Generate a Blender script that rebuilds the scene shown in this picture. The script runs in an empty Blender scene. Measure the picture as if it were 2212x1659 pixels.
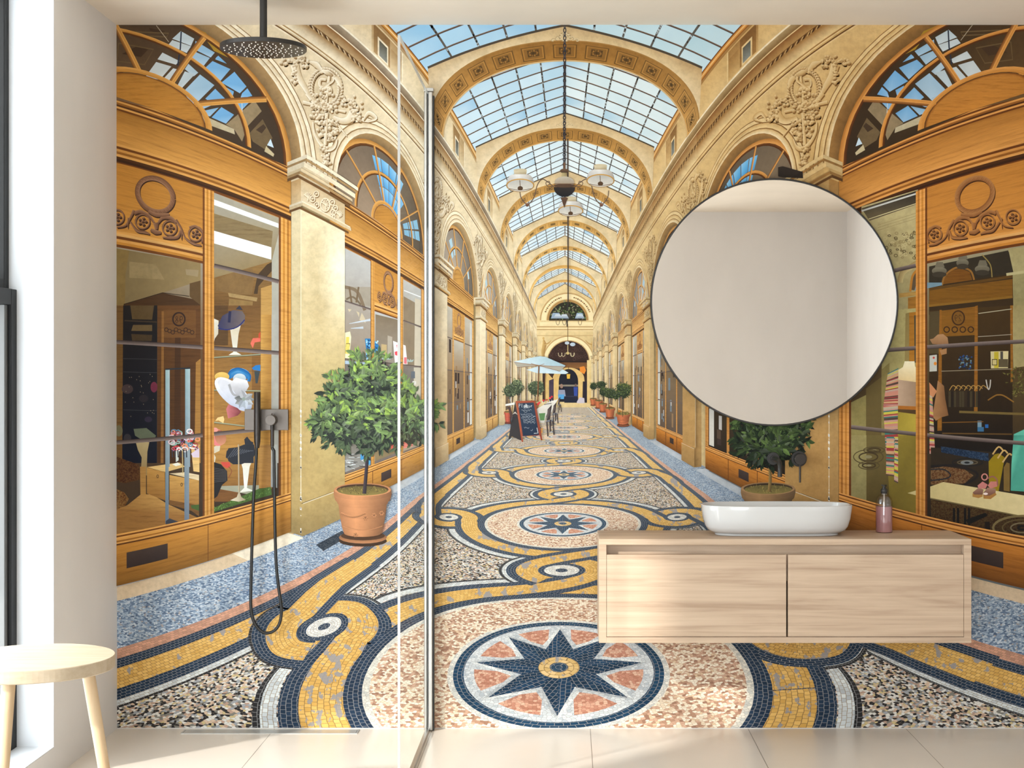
import bpy, bmesh, math, random
import numpy as np
from mathutils import Vector, Matrix, geometry
R = random.Random(7)
C = bpy.context.scene.collection
PI = math.pi
W_PX, H_PX = 2212, 1659
S_PX = 568.0            # photograph pixels per metre on the mural wall
VPX, VPY = 1225.0, 815.0
CAM_D, CAM_Z = 6.0, 1.336
ROOM_L, ROOM_R, ROOM_H, ROOM_B = -1.711, 2.262, 2.674, -6.84
K_PRINT = 0.82          # ink density of the print

def wx(px, d=CAM_D): return (px - VPX) * d / (S_PX * CAM_D)
def wz(py, d=CAM_D): return CAM_Z - (py - VPY) * d / (S_PX * CAM_D)
def lin(c): 
    c = c / 255.0
    return c / 12.92 if c <= 0.04045 else ((c + 0.055) / 1.055) ** 2.4
def L3(c): return tuple(lin(max(0, min(255, v))) for v in c)
def mix(a, b, t): return tuple(x + (y - x) * t for x, y in zip(a, b))
def mul(c, k): return tuple(max(0, min(255, v * k)) for v in c)
def sm(t):
    t = max(0.0, min(1.0, t)); return t * t * (3 - 2 * t)

# ------------------------------------------------------------------ node helpers
def new_mat(name):
    m = bpy.data.materials.new(name); m.use_nodes = True
    nt = m.node_tree
    return m, nt, nt.nodes['Principled BSDF']
def N(nt, typ, **kw):
    n = nt.nodes.new(typ)
    for k, v in kw.items():
        if k in n.inputs: n.inputs[k].default_value = v
        else: setattr(n, k, v)
    return n
def link(nt, a, b): nt.links.new(a, b)
def math_n(nt, op, a, b=None, c=None):
    n = nt.nodes.new('ShaderNodeMath'); n.operation = op
    for i, v in enumerate((a, b, c)):
        if v is None: continue
        if isinstance(v, (int, float)): n.inputs[i].default_value = v
        else: nt.links.new(v, n.inputs[i])
    return n.outputs[0]
def mix_c(nt, fac, a, b, blend='MIX'):
    n = nt.nodes.new('ShaderNodeMix'); n.data_type = 'RGBA'; n.blend_type = blend
    for i, v in ((0, fac), (6, a), (7, b)):
        if isinstance(v, (int, float)): n.inputs[i].default_value = v
        elif isinstance(v, tuple): n.inputs[i].default_value = (*v[:3], 1)
        else: nt.links.new(v, n.inputs[i])
    return n.outputs[2]
def ramp(nt, fac, stops, const=False):
    n = nt.nodes.new('ShaderNodeValToRGB'); cr = n.color_ramp
    if const: cr.interpolation = 'CONSTANT'
    while len(cr.elements) < len(stops): cr.elements.new(0.5)
    for e, (p, c) in zip(cr.elements, stops):
        e.position = p; e.color = (*c[:3], 1)
    if fac is not None: nt.links.new(fac, n.inputs[0])
    return n.outputs[0]
def gray(v): return (v, v, v)

def simple_mat(name, col, rough=0.5, metal=0.0, noise=0.0, nscale=8.0, spec=0.5, coat=0.0):
    m, nt, b = new_mat(name)
    b.inputs['Roughness'].default_value = rough; b.inputs['Metallic'].default_value = metal
    b.inputs['Specular IOR Level'].default_value = spec
    if coat: b.inputs['Coat Weight'].default_value = coat
    tc = N(nt, 'ShaderNodeTexCoord'); nz = N(nt, 'ShaderNodeTexNoise', Scale=nscale, Detail=5.0)
    link(nt, tc.outputs['Object'], nz.inputs['Vector'])
    lo, hi = 1 - noise, 1 + noise
    f = ramp(nt, nz.outputs['Fac'], [(0.25, gray(lo / hi)), (0.75, gray(1))])
    c = L3(col); c = tuple(v * hi for v in c)
    link(nt, mix_c(nt, 1.0, c, f, 'MULTIPLY'), b.inputs['Base Color'])
    return m

# ------------------------------------------------------------------ print inks
def ink(name, style):
    m, nt, b = new_mat('print_' + name)
    b.inputs['Roughness'].default_value = 0.55; b.inputs['Specular IOR Level'].default_value = 0.15
    at = N(nt, 'ShaderNodeAttribute', attribute_name='Col'); col = at.outputs['Color']
    tc = N(nt, 'ShaderNodeTexCoord'); uvn = N(nt, 'ShaderNodeUVMap', uv_map='UV')
    def noise(scale, vec, detail=6.0, rough=0.6):
        n = N(nt, 'ShaderNodeTexNoise', Scale=scale, Detail=detail, Roughness=rough); link(nt, vec, n.inputs['Vector']); return n.outputs['Fac']
    def stretch(vec, sx, sy, sz):
        mp = N(nt, 'ShaderNodeMapping'); mp.inputs['Scale'].default_value = (sx, sy, sz); link(nt, vec, mp.inputs['Vector']); return mp.outputs[0]
    ob, uv = tc.outputs['Object'], uvn.outputs['UV']
    if style == 'stone':
        a = noise(7.0, ob); f = ramp(nt, a, [(0.3, (0.84, 0.81, 0.76)), (0.52, gray(1.0)), (0.72, (1.07, 1.07, 1.08))])
        col = mix_c(nt, 1.0, col, f, 'MULTIPLY')
        g = noise(60.0, ob); f2 = ramp(nt, g, [(0.3, gray(0.86)), (0.6, gray(1.04))]); col = mix_c(nt, 1.0, col, f2, 'MULTIPLY')
    elif style == 'wood':
        a = noise(6.0, stretch(uv, 1.2, 14.0, 1.0), 8.0, 0.65); f = ramp(nt, a, [(0.28, (0.66, 0.60, 0.52)), (0.5, gray(0.98)), (0.75, (1.1, 1.08, 1.02))])
        col = mix_c(nt, 1.0, col, f, 'MULTIPLY')
        g = noise(30.0, stretch(uv, 1.0, 16.0, 1.0), 4.0); f2 = ramp(nt, g, [(0.3, gray(0.85)), (0.6, gray(1.05))]); col = mix_c(nt, 1.0, col, f2, 'MULTIPLY')
    elif style == 'plain':
        a = noise(40.0, ob); f = ramp(nt, a, [(0.25, gray(0.9)), (0.75, gray(1.06))]); col = mix_c(nt, 1.0, col, f, 'MULTIPLY')
    elif style == 'sky':
        a = noise(5.0, ob); f = ramp(nt, a, [(0.3, (0.9, 0.95, 0.98)), (0.7, (1.07, 1.04, 1.02))]); col = mix_c(nt, 1.0, col, f, 'MULTIPLY')
    elif style == 'strip':
        br = N(nt, 'ShaderNodeTexBrick'); br.offset = 0.5
        for k, v in (('Scale', 1.0), ('Mortar Size', 0.0005), ('Mortar Smooth', 0.3), ('Bias', 0.0), ('Brick Width', 0.0112), ('Row Height', 0.0082)): br.inputs[k].default_value = v
        br.inputs['Color1'].default_value = (0.72, 0.72, 0.74, 1); br.inputs['Color2'].default_value = (1.14, 1.13, 1.1, 1); br.inputs['Mortar'].default_value = (1, 1, 1, 1)
        wob = noise(55.0, uv, 2.0); mp = N(nt, 'ShaderNodeVectorMath', operation='MULTIPLY_ADD')
        nz = N(nt, 'ShaderNodeTexNoise', Scale=45.0, Detail=2.0); link(nt, uv, nz.inputs['Vector'])
        link(nt, nz.outputs['Color'], mp.inputs[0]); mp.inputs[1].default_value = (0.006, 0.004, 0); link(nt, uv, mp.inputs[2])
        link(nt, mp.outputs[0], br.inputs['Vector'])
        lum = N(nt, 'ShaderNodeRGBToBW'); link(nt, col, lum.inputs[0])
        gro = ramp(nt, lum.outputs[0], [(0.05, L3((150, 150, 150))), (0.4, L3((150, 128, 95)))])
        c2 = mix_c(nt, 1.0, col, br.outputs['Color'], 'MULTIPLY')
        col = mix_c(nt, br.outputs['Fac'], c2, gro)
    elif style == 'gold':
        br = N(nt, 'ShaderNodeTexBrick'); br.offset = 0.5
        for k, v in (('Scale', 1.0), ('Mortar Size', 0.0006), ('Mortar Smooth', 0.3), ('Bias', -0.1), ('Brick Width', 0.0115), ('Row Height', 0.0098)): br.inputs[k].default_value = v
        br.inputs['Color1'].default_value = (0.84, 0.78, 0.66, 1); br.inputs['Color2'].default_value = (1.08, 1.1, 1.2, 1); br.inputs['Mortar'].default_value = (1, 1, 1, 1)
        mp = N(nt, 'ShaderNodeVectorMath', operation='MULTIPLY_ADD')
        nz = N(nt, 'ShaderNodeTexNoise', Scale=40.0, Detail=2.0); link(nt, uv, nz.inputs['Vector'])
        link(nt, nz.outputs['Color'], mp.inputs[0]); mp.inputs[1].default_value = (0.008, 0.006, 0); link(nt, uv, mp.inputs[2])
        link(nt, mp.outputs[0], br.inputs['Vector'])
        c2 = mix_c(nt, 1.0, col, br.outputs['Color'], 'MULTIPLY')
        c2 = mix_c(nt, br.outputs['Fac'], c2, L3((140, 112, 70)))
        a = noise(28.0, ob, 4.0, 0.55); big = noise(3.0, ob, 2.0); msk = ramp(nt, math_n(nt, 'MULTIPLY_ADD', big, 0.35, a), [(0.755, gray(0)), (0.77, gray(0.85))])
        col = mix_c(nt, msk, c2, L3((150, 152, 158)))
    elif style in ('pink', 'multi', 'blue', 'rose', 'white'):
        sc = {'pink': 185.0, 'multi': 165.0, 'blue': 180.0, 'rose': 165.0, 'white': 150.0}[style]
        vo = N(nt, 'ShaderNodeTexVoronoi', Scale=sc, Randomness=0.8); vo.voronoi_dimensions = '2D'; vo.distance = 'CHEBYCHEV'
        link(nt, uv, vo.inputs['Vector'])
        sp = N(nt, 'ShaderNodeSeparateColor'); link(nt, vo.outputs['Color'], sp.inputs[0])
        pal = {'pink': [(0, (244, 230, 208)), (0.22, (255, 248, 232)), (0.47, (190, 152, 130)), (0.66, (216, 180, 158)), (0.84, (164, 126, 108)), (0.93, (232, 208, 178))],
               'multi': [(0, (46, 43, 46)), (0.24, (246, 242, 234)), (0.47, (236, 206, 178)), (0.6, (176, 180, 186)), (0.72, (205, 170, 150)), (0.82, (228, 205, 150)), (0.9, (140, 138, 130))],
               'blue': [(0, (122, 142, 166)), (0.2, (158, 176, 196)), (0.45, (192, 206, 220)), (0.7, (226, 232, 236)), (0.9, (98, 116, 140)), (0.96, (196, 184, 176))],
               'rose': [(0, (206, 150, 128)), (0.3, (224, 178, 154)), (0.6, (190, 134, 112)), (0.85, (232, 196, 172))],
               'white': [(0, (224, 226, 226)), (0.4, (242, 242, 240)), (0.8, (205, 210, 214))]}[style]
        pc = ramp(nt, sp.outputs[0], [(p, L3(c)) for p, c in pal], True)
        ve = N(nt, 'ShaderNodeTexVoronoi', Scale=sc, Randomness=0.8); ve.voronoi_dimensions = '2D'; ve.feature = 'DISTANCE_TO_EDGE'
        link(nt, uv, ve.inputs['Vector'])
        gm = ramp(nt, ve.outputs['Distance'], [(0.02, gray(1)), (0.06, gray(0))])
        gc = {'pink': (150, 120, 95), 'multi': (150, 135, 115), 'blue': (86, 92, 104), 'rose': (150, 105, 85), 'white': (150, 140, 130)}[style]
        pc = mix_c(nt, math_n(nt, 'MULTIPLY', gm, 0.8), pc, L3(gc))
        if style == 'blue':
            a = noise(6.0, ob); pc = mix_c(nt, 1.0, pc, ramp(nt, a, [(0.35, gray(0.75)), (0.65, gray(1.15))]), 'MULTIPLY')
        col = mix_c(nt, 1.0, col, pc, 'MULTIPLY')
    k = mix_c(nt, 1.0, col, gray(K_PRINT), 'MULTIPLY')
    link(nt, k, b.inputs['Base Color'])
    return m
INK = {s: ink(s, s) for s in ('stone', 'wood', 'plain', 'sky', 'strip', 'gold', 'pink', 'multi', 'blue', 'rose', 'white')}
INK_ORDER = list(INK)

# ------------------------------------------------------------------ perspective of the printed arcade
F_, XC, HY, PP, DD = 694.16, 1220.35, 829.12, 0.346, 1.0561
def P(X, Y, Z):
    th = math.atan2(X, Z); S = (DD + 1) / (DD + math.cos(th)); ps = math.atan2(Y, math.hypot(X, Z))
    return (XC + F_ * S * math.sin(th), HY - S ** PP * 2 * F_ * math.tan(ps / 2))
_t = np.linspace(-1.56, 1.56, 6001); _xs = F_ * (DD + 1) / (DD + np.cos(_t)) * np.sin(_t)
def inv(x, y, X=1.0):
    th = float(np.interp(abs(x - XC), _xs, _t)); s = ((DD + 1) / (DD + math.cos(th))) ** PP
    Z = X / math.tan(th); return Z, math.hypot(X, Z) * math.tan(2 * math.atan((HY - y) / (s * 2 * F_)))

X0, X1, Y0, Y1 = 253.0, 2510.0, 55.0, 1572.0
STEP, Y_BASE = 2e-5, 0.0012
CELL = 4.0
OCC = np.zeros((int((1572 - 55) / CELL) + 2, int((2510 - 253) / CELL) + 2), dtype=np.int32)
PEND = []
def lv(n=1):
    """close the current patch group: it lies one ink film above whatever is already printed beneath it"""
    if not PEND: return
    L = 1 + max(int(OCC[a:b, c:d].max()) for _, _, _, a, b, c, d in PEND)
    for p, i0, n_, a, b, c, d in PEND:
        OCC[a:b, c:d] = np.maximum(OCC[a:b, c:d], L); y = -(Y_BASE + STEP * L)
        for k in range(i0, i0 + n_): p.v[k] = (p.v[k][0], y, p.v[k][2])
    PEND.clear()
class _Layers:
    def __getitem__(self, k): return 0.0
    def __setitem__(self, k, v): lv()
LV = _Layers()
class Part:
    def __init__(self, name, parent=None, label=None):
        self.name, self.parent, self.label = name, parent, label
        self.v, self.f, self.c, self.uv, self.m = [], [], [], [], []; self.obj = None
CUR = [None]
def part(name, parent=None, label=None):
    lv(); p = Part(name, parent, label); PARTS.append(p); CUR[0] = p; return p
PARTS = []
def clip(pts):
    for ax, lim, sg in ((0, X0, 1), (0, X1, -1), (1, Y0, 1), (1, Y1, -1)):
        out = []; n = len(pts)
        for i in range(n):
            a, b = pts[i], pts[(i + 1) % n]
            da, db = (a[ax] - lim) * sg, (b[ax] - lim) * sg
            if da >= 0: out.append(a)
            if (da >= 0) != (db >= 0):
                t = da / (da - db); out.append(tuple(p + (q - p) * t for p, q in zip(a, b)))
        pts = out
        if len(pts) < 3: return None
    return pts
def face(pts, cols, mat='plain', uvs=None):
    """one flat convex patch, pixel coordinates of the photograph"""
    n = len(pts)
    if not isinstance(cols[0], (tuple, list)): cols = [cols] * n
    if uvs is None: uvs = [(p[0] / 400.0, p[1] / 400.0) for p in pts]
    q = [(p[0], p[1], *c[:3], u[0], u[1]) for p, c, u in zip(pts, cols, uvs)]
    q = clip(q)
    if not q: return
    p = CUR[0]; b = len(p.v); y = 0.0
    ar = sum(q[i][0] * q[(i + 1) % len(q)][1] - q[(i + 1) % len(q)][0] * q[i][1] for i in range(len(q)))
    if abs(ar) < 1e-4: return
    if ar > 0: q = q[::-1]          # image y runs down: keep the face towards the room
    for a in q:
        p.v.append((wx(a[0]), y, wz(a[1]))); p.c.append((*L3(a[2:5]), 1.0)); p.uv.append((a[5], a[6]))
    xs = [a[0] for a in q]; ys = [a[1] for a in q]
    PEND.append((p, b, len(q), int((min(ys) - Y0) / CELL), int((max(ys) - Y0) / CELL) + 1, int((min(xs) - X0) / CELL), int((max(xs) - X0) / CELL) + 1))
    p.f.append(tuple(range(b, b + len(q)))); p.m.append(INK_ORDER.index(mat))
def poly(pts, col, mat='plain', up=True):
    """any simple polygon; col may be one colour or a function of (x, y)"""
    lv()
    tr = geometry.tessellate_polygon([[Vector((x, y, 0)) for x, y in pts]])
    for t in tr:
        q = [pts[i] for i in t]
        face(q, [col(*a) for a in q] if callable(col) else col, mat)
def grid(fn, nu, nv, col, mat='plain', uvf=None, up=True):
    lv()
    pt = [[fn(i / nu, j / nv) for j in range(nv + 1)] for i in range(nu + 1)]
    def cc(u, v, p):
        if callable(col): return col(u, v, p)
        if isinstance(col[0], (tuple, list)):
            if len(col) == 2: return mix(col[0], col[1], v)
            return mix(mix(col[0], col[1], u), mix(col[3], col[2], u), v)
        return col
    cl = [[cc(i / nu, j / nv, pt[i][j]) for j in range(nv + 1)] for i in range(nu + 1)]
    for i in range(nu):
        for j in range(nv):
            ij = ((i, j), (i + 1, j), (i + 1, j + 1), (i, j + 1))
            face([pt[a][b] for a, b in ij], [cl[a][b] for a, b in ij], mat, [uvf(a / nu, b / nv) for a, b in ij] if uvf else None)
def nseg(a, b, step=16): return max(1, min(60, int(math.hypot(a[0] - b[0], a[1] - b[1]) / step)))
def wr(s, X, Za, Zb, Ya, Yb, col, mat='stone'):
    """rectangle on a side wall: v=0 at Ya (top), v=1 at Yb"""
    a, b, c, d = P(X, Ya, Za), P(X, Ya, Zb), P(X, Yb, Za), P(X, Yb, Zb)
    nu = max(nseg(a, b), nseg(c, d)); nv = max(nseg(a, c), nseg(b, d)) if (callable(col) or mat != 'plain') else 2
    f = lambda u, v: P(s * X, Ya + (Yb - Ya) * v, Za + (Zb - Za) * u)
    grid(f, nu, max(1, min(nv, 24)), col, mat, lambda u, v: (Za + (Zb - Za) * u, Ya + (Yb - Ya) * v))
def fr(Z, Xa, Xb, Ya, Yb, col, mat='stone'):
    a, b, c = P(Xa, Ya, Z), P(Xb, Ya, Z), P(Xa, Yb, Z)
    grid(lambda u, v: P(Xa + (Xb - Xa) * u, Ya + (Yb - Ya) * v, Z), nseg(a, b), nseg(a, c), col, mat, lambda u, v: (u * (Xb - Xa), Ya + (Yb - Ya) * v))
def band(A, B, col, mat='plain', uvs=None, up=True):
    """quads between two polylines; col one colour or pair (A side, B side)"""
    lv(); n = len(A)
    two = isinstance(col[0], (tuple, list))
    for i in range(n - 1):
        face([A[i], A[i + 1], B[i + 1], B[i]], [col[0], col[0], col[1], col[1]] if two else col, mat,
             [uvs[0][i], uvs[0][i + 1], uvs[1][i + 1], uvs[1][i]] if uvs else None)
def offs(pts, d, closed=False):
    n = len(pts); out = []
    for i in range(n):
        a = pts[(i - 1) % n] if (closed or i) else pts[0]; b = pts[(i + 1) % n] if (closed or i < n - 1) else pts[-1]
        dx, dy = b[0] - a[0], b[1] - a[1]; l = math.hypot(dx, dy) or 1
        k = d[i] if isinstance(d, (list, tuple)) else d
        out.append((pts[i][0] - dy / l * k, pts[i][1] + dx / l * k))
    return out
def stroke(pts, w, col, mat='plain'):
    h = [x / 2 for x in w] if isinstance(w, (list, tuple)) else w / 2
    hn = [-x for x in h] if isinstance(h, list) else -h
    band(offs(pts, h), offs(pts, hn), col, mat)
def line(a, b, w, col, mat='plain'): stroke([a, b], w, col, mat)
def ell(cx, cy, rx, ry, col, mat='plain', n=20, rot=0.0, a0=0.0, a1=2 * PI):
    c, s = math.cos(rot), math.sin(rot); pts = []
    for i in range(n if a1 - a0 > 6.28 else n + 1):
        a = a0 + (a1 - a0) * i / n; x, y = rx * math.cos(a), ry * math.sin(a); pts.append((cx + x * c - y * s, cy + x * s + y * c))
    if isinstance(col[0], (tuple, list)):    # top / bottom gradient
        t, b = col; poly(pts, lambda x, y: mix(t, b, max(0, min(1, (y - cy + ry) / (2 * ry + 1e-6)))), mat)
    else: poly(pts, col, mat)
    return pts
def ring(cx, cy, rx, ry, w, col, mat='plain', n=28, rot=0.0):
    c, s = math.cos(rot), math.sin(rot)
    pts = [(cx + rx * math.cos(a) * c - ry * math.sin(a) * s, cy + rx * math.cos(a) * s + ry * math.sin(a) * c) for a in (2 * PI * i / n for i in range(n + 1))]
    stroke(pts, w, col, mat)
def quad(a, b, c, d, cols, mat='plain', n=4):
    """bilinear patch a-b top edge, d-c bottom edge"""
    f = lambda u, v: mix(mix(a, b, u), mix(d, c, u), v)
    grid(f, n, n, cols, mat)
def curve(pts, n=8):
    """smooth line through points"""
    out = []; m = len(pts)
    for i in range(m - 1):
        p0, p1, p2, p3 = pts[max(0, i - 1)], pts[i], pts[i + 1], pts[min(m - 1, i + 2)]
        for k in range(n):
            t = k / n
            out.append(tuple(0.5 * (2 * b + (c - a) * t + (2 * a - 5 * b + 4 * c - d) * t * t + (3 * b - a - 3 * c + d) * t ** 3) for a, b, c, d in zip(p0, p1, p2, p3)))
    out.append(tuple(pts[-1])); return out
def leaf(x, y, l, w, ang, col):
    lv()
    c, s = math.cos(ang), math.sin(ang)
    q = [(0, 0), (0.3 * l, -w), (0.65 * l, -0.8 * w), (l, 0), (0.65 * l, 0.8 * w), (0.3 * l, w)]
    q = [(x + a * c - b * s, y + a * s + b * c) for a, b in q]
    face([q[0], q[1], q[2], q[3]], col); face([q[0], q[3], q[4], q[5]], mul(col, 0.86))
SKY, SUN, EXPO = 3.2, 1.85, 1.6
# ------------------------------------------------------------------ the print: arcade
mural = bpy.data.objects.new('wall_mural', None)
CB = [0.455, 1.68, 2.95, 4.24, 5.53, 6.83, 8.13, 9.43, 10.73]      # bay centres along the arcade
PZ = [0.957, 2.245, 3.54, 4.83, 6.13, 7.43, 8.73, 10.03, 11.33]    # near edge of each pilaster
PL = 0.265
PAL = {-1: dict(stone=(222, 200, 162), hi=(246, 233, 206), sh=(172, 138, 92), deep=(112, 78, 40), wood=(198, 136, 54), whi=(228, 168, 88), wdk=(116, 66, 22)),
        1: dict(stone=(208, 168, 106), hi=(230, 198, 142), sh=(158, 114, 60), deep=(104, 66, 28), wood=(206, 136, 56), whi=(232, 164, 86), wdk=(112, 60, 20))}
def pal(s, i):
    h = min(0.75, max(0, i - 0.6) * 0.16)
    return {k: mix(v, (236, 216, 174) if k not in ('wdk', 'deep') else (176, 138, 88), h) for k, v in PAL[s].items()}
def relief_px(shapes, X, mode='l'):
    """ornament drawn over the photograph's left wall, turned into wall coordinates"""
    out = []
    for sh in shapes:
        if sh[0] == 'r':
            pts = curve(sh[1], 6) if len(sh[1]) > 2 else sh[1]
            n = len(pts); w = sh[2]; ws = [np.interp(i / (n - 1), np.linspace(0, 1, len(w)), w) / 2 for i in range(n)] if isinstance(w, list) else [w / 2] * n
            out.append(('r', [inv(*p, X) for p in offs(pts, ws)], [inv(*p, X) for p in offs(pts, [-a for a in ws])]))
        else:
            cx, cy, rx, ry = sh[1:5]; rot = sh[5] if len(sh) > 5 else 0
            c, s = math.cos(rot), math.sin(rot)
            out.append(('e', [inv(cx + rx * math.cos(a) * c - ry * math.sin(a) * s, cy + rx * math.cos(a) * s + ry * math.sin(a) * c, X) for a in (2 * PI * i / 10 for i in range(10))]))
    return out
def relief(s, X, dz, shapes, lo, mid, hi, k=1.0):
    m = lambda p: P(s * X, p[1], p[0] + dz)
    sh = lambda q, d: [(x + 2.2 * k * d * 0.7, y + 2.6 * k * d) for x, y in q]
    lv()
    for pas in (0, 1):
        if pas: base = LV[0]
        for j, q in enumerate(shapes):
            if pas: LV[0] = base + STEP * (1 + j % 9)
            if q[0] == 'r':
                A, B = [m(p) for p in q[1]], [m(p) for p in q[2]]
                if pas == 0: band(sh(A, 1), sh(B, 1), lo, up=False)
                else: band(A, B, (hi, mid) if A[0][0] + A[0][1] < B[0][0] + B[0][1] else (mid, hi), up=False)
            else:
                A = [m(p) for p in q[1]]
                cx, cy = sum(a[0] for a in A) / len(A), sum(a[1] for a in A) / len(A); r = max(1e-3, max(abs(a[1] - cy) for a in A))
                if pas == 0:
                    B = sh(A, 1)
                    for i in range(len(B)): face([(cx, cy + 2 * k), B[i], B[(i + 1) % len(B)]], lo)
                else:
                    for i in range(len(A)):
                        a, b = A[i], A[(i + 1) % len(A)]
                        f = lambda p: mix(hi, lo, max(0, min(1, ((p[1] - cy) + (p[0] - cx) * 0.5) / r * 0.5 + 0.45)))
                        face([(cx, cy), a, b], [mix(mid, hi, 0.3), f(a), f(b)])
    # leave room above the ornament
    LV[0] = base + STEP * 11
def z2(x, y): return (560 + x / 5.184, 50 + y / 5.184)
def z3(x, y): return (250 + x / 4.88, 340 + y / 4.88)
def z6(x, y): return (600 + x / 5.53, 340 + y / 5.53)
rr = random.Random(3)
TROPHY = []
def E_(z, x, y, rx, ry, k, rot=0): return ('e', *z(x, y), rx / k, ry / k, rot)
def R_(z, pts, w, k): return ('r', [z(*p) for p in pts], [a / k for a in w] if isinstance(w, list) else w / k)
for a in range(0, 360, 9):                     # laurel ring
    t = math.radians(a)
    for o in (-16, 16): TROPHY.append(E_(z2, 745 + (165 + o) * math.cos(t), 735 + (205 + o) * math.sin(t), 26, 12, 5.184, t + PI / 2 + (0.5 if o > 0 else -0.5)))
TROPHY += [R_(z2, [(400, 470), (440, 600), (500, 700), (550, 790)], [95, 80, 62, 40], 5.184), R_(z2, [(540, 790), (610, 880), (690, 970)], [50, 46, 40], 5.184),
           R_(z2, [(1060, 1000), (1010, 1080), (930, 1100), (830, 1060)], [100, 82, 66, 40], 5.184), R_(z2, [(490, 890), (640, 925)], [40, 30], 5.184),
           R_(z2, [(790, 590), (770, 760), (745, 1000)], 26, 5.184), R_(z2, [(750, 640), (690, 640), (690, 710), (790, 720), (800, 780), (700, 780), (720, 840)], 30, 5.184),
           R_(z2, [(690, 560), (780, 545), (830, 640), (760, 700), (690, 760)], 28, 5.184), E_(z2, 770, 565, 75, 26, 5.184, 0.5),
           R_(z2, [(560, 440), (640, 470), (700, 540)], [10, 70, 30], 5.184), R_(z2, [(860, 610), (900, 660), (920, 730)], [50, 60, 10], 5.184),
           R_(z2, [(760, 1010), (752, 1200), (742, 1370)], [40, 34, 34], 5.184),
           R_(z2, [(608, 1110), (622, 1230), (690, 1350), (770, 1415), (840, 1390), (875, 1300)], [16, 26, 40, 52, 40, 14], 5.184),
           R_(z2, [(700, 950), (780, 930), (820, 1010)], [30, 60, 20], 5.184), R_(z2, [(870, 1120), (930, 1200), (985, 1270)], [24, 16, 10], 5.184),
           R_(z2, [(1170, 1090), (1230, 1010), (1305, 1070), (1215, 1110)], [10, 46, 40, 10], 5.184), R_(z2, [(880, 980), (970, 1000)], 26, 5.184)]
for cx, cy, sx, sy, n in ((470, 440, 80, 60, 16), (390, 600, 30, 90, 9), (1010, 880, 80, 60, 14), (1090, 960, 70, 70, 12), (1090, 1075, 60, 30, 8), (640, 1010, 60, 70, 12), (700, 1090, 60, 60, 10), (800, 930, 90, 60, 12),
                          (840, 1160, 50, 90, 12), (700, 1190, 40, 90, 9), (740, 1440, 40, 60, 9), (760, 1540, 40, 50, 9), (720, 1600, 20, 30, 5), (640, 880, 70, 90, 10), (800, 1270, 30, 60, 8), (760, 800, 70, 60, 8), (320, 440, 70, 30, 8)):
    for _ in range(int(n * 1.7)): TROPHY.append(E_(z2, cx + rr.uniform(-sx, sx), cy + rr.uniform(-sy, sy), rr.uniform(15, 28), rr.uniform(12, 20), 5.184, rr.uniform(0, 3)))
TROPHY = relief_px(TROPHY, 0.98)
WREATH = []
for a in range(0, 361, 12): pass
WR = [(422 + 187 * math.cos(t), 398 + 175 * math.sin(t) + 40 * math.cos(t) * 0.9) for t in (2 * PI * k / 26 for k in range(27))]
WREATH.append(R_(z3, WR, 52, 4.88))
for k in range(0, 27): WREATH.append(R_(z3, [(WR[k][0] - 14, WR[k][1] - 12), (WR[k][0] + 14, WR[k][1] + 14)], 9, 4.88))
for cx, cy in ((20, 630), (290, 678), (575, 745), (848, 808)):
    WREATH += [('r', [z3(cx + 74 * math.cos(t), cy + 76 * math.sin(t)) for t in (2 * PI * k / 14 for k in range(15))], 3.2), E_(z3, cx, cy, 16, 16, 4.88)]
    for k in range(5): WREATH.append(E_(z3, cx + 34 * math.cos(k * 1.257), cy + 34 * math.sin(k * 1.257), 17, 14, 4.88))
WREATH += [R_(z3, [(200, 590), (270, 575), (360, 620), (410, 690)], [40, 36, 30, 20], 4.88), R_(z3, [(640, 690), (580, 640), (500, 640), (450, 700)], [30, 40, 36, 16], 4.88),
           R_(z3, [(430, 690), (435, 760)], [60, 30], 4.88), R_(z3, [(375, 765), (430, 790), (485, 795)], [30, 50, 26], 4.88), R_(z3, [(350, 570), (440, 610), (570, 605)], [30, 44, 30], 4.88),
           R_(z3, [(160, 680), (230, 770), (310, 790), (365, 810)], [16, 30, 30, 12], 4.88), R_(z3, [(690, 770), (660, 840), (580, 850), (500, 845)], [14, 30, 34, 14], 4.88),
           R_(z3, [(640, 660), (690, 740), (740, 850), (830, 910), (910, 930)], [26, 22, 16, 28, 10], 4.88), R_(z3, [(20, 740), (110, 720), (160, 640), (200, 560)], [14, 20, 22, 30], 4.88),
           R_(z3, [(780, 740), (850, 730), (920, 800), (910, 900)], [20, 26, 22, 12], 4.88), R_(z3, [(700, 770), (700, 870)], [16, 6], 4.88), R_(z3, [(140, 640), (135, 750)], [16, 6], 4.88)]
WREATH = relief_px(WREATH, 1.0)
CAPO = []
for cx, cy, r in ((360, 470, 50), (572, 560, 66), (735, 680, 42)):
    for k in range(9):
        t = -2.6 + k * 0.5; CAPO.append(R_(z6, [(cx, cy + 14), (cx + r * math.cos(t), cy + r * math.sin(t))], [6, 14], 5.53))
for cx, cy in ((465, 440), (470, 570), (655, 540), (665, 660), (690, 610), (420, 500), (660, 710)): 
    CAPO.append(('r', [z6(cx + 30 * math.cos(t), cy + 34 * math.sin(t)) for t in (2 * PI * k / 10 for k in range(11))], 2.4)); CAPO.append(E_(z6, cx, cy, 14, 16, 5.53))
CAPO.append(('r', [z6(572 + 56 * math.cos(t), 570 + 78 * math.sin(t)) for t in (2 * PI * k / 14 for k in range(15))], 3))
CAPO = relief_px(CAPO, 0.95)

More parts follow.
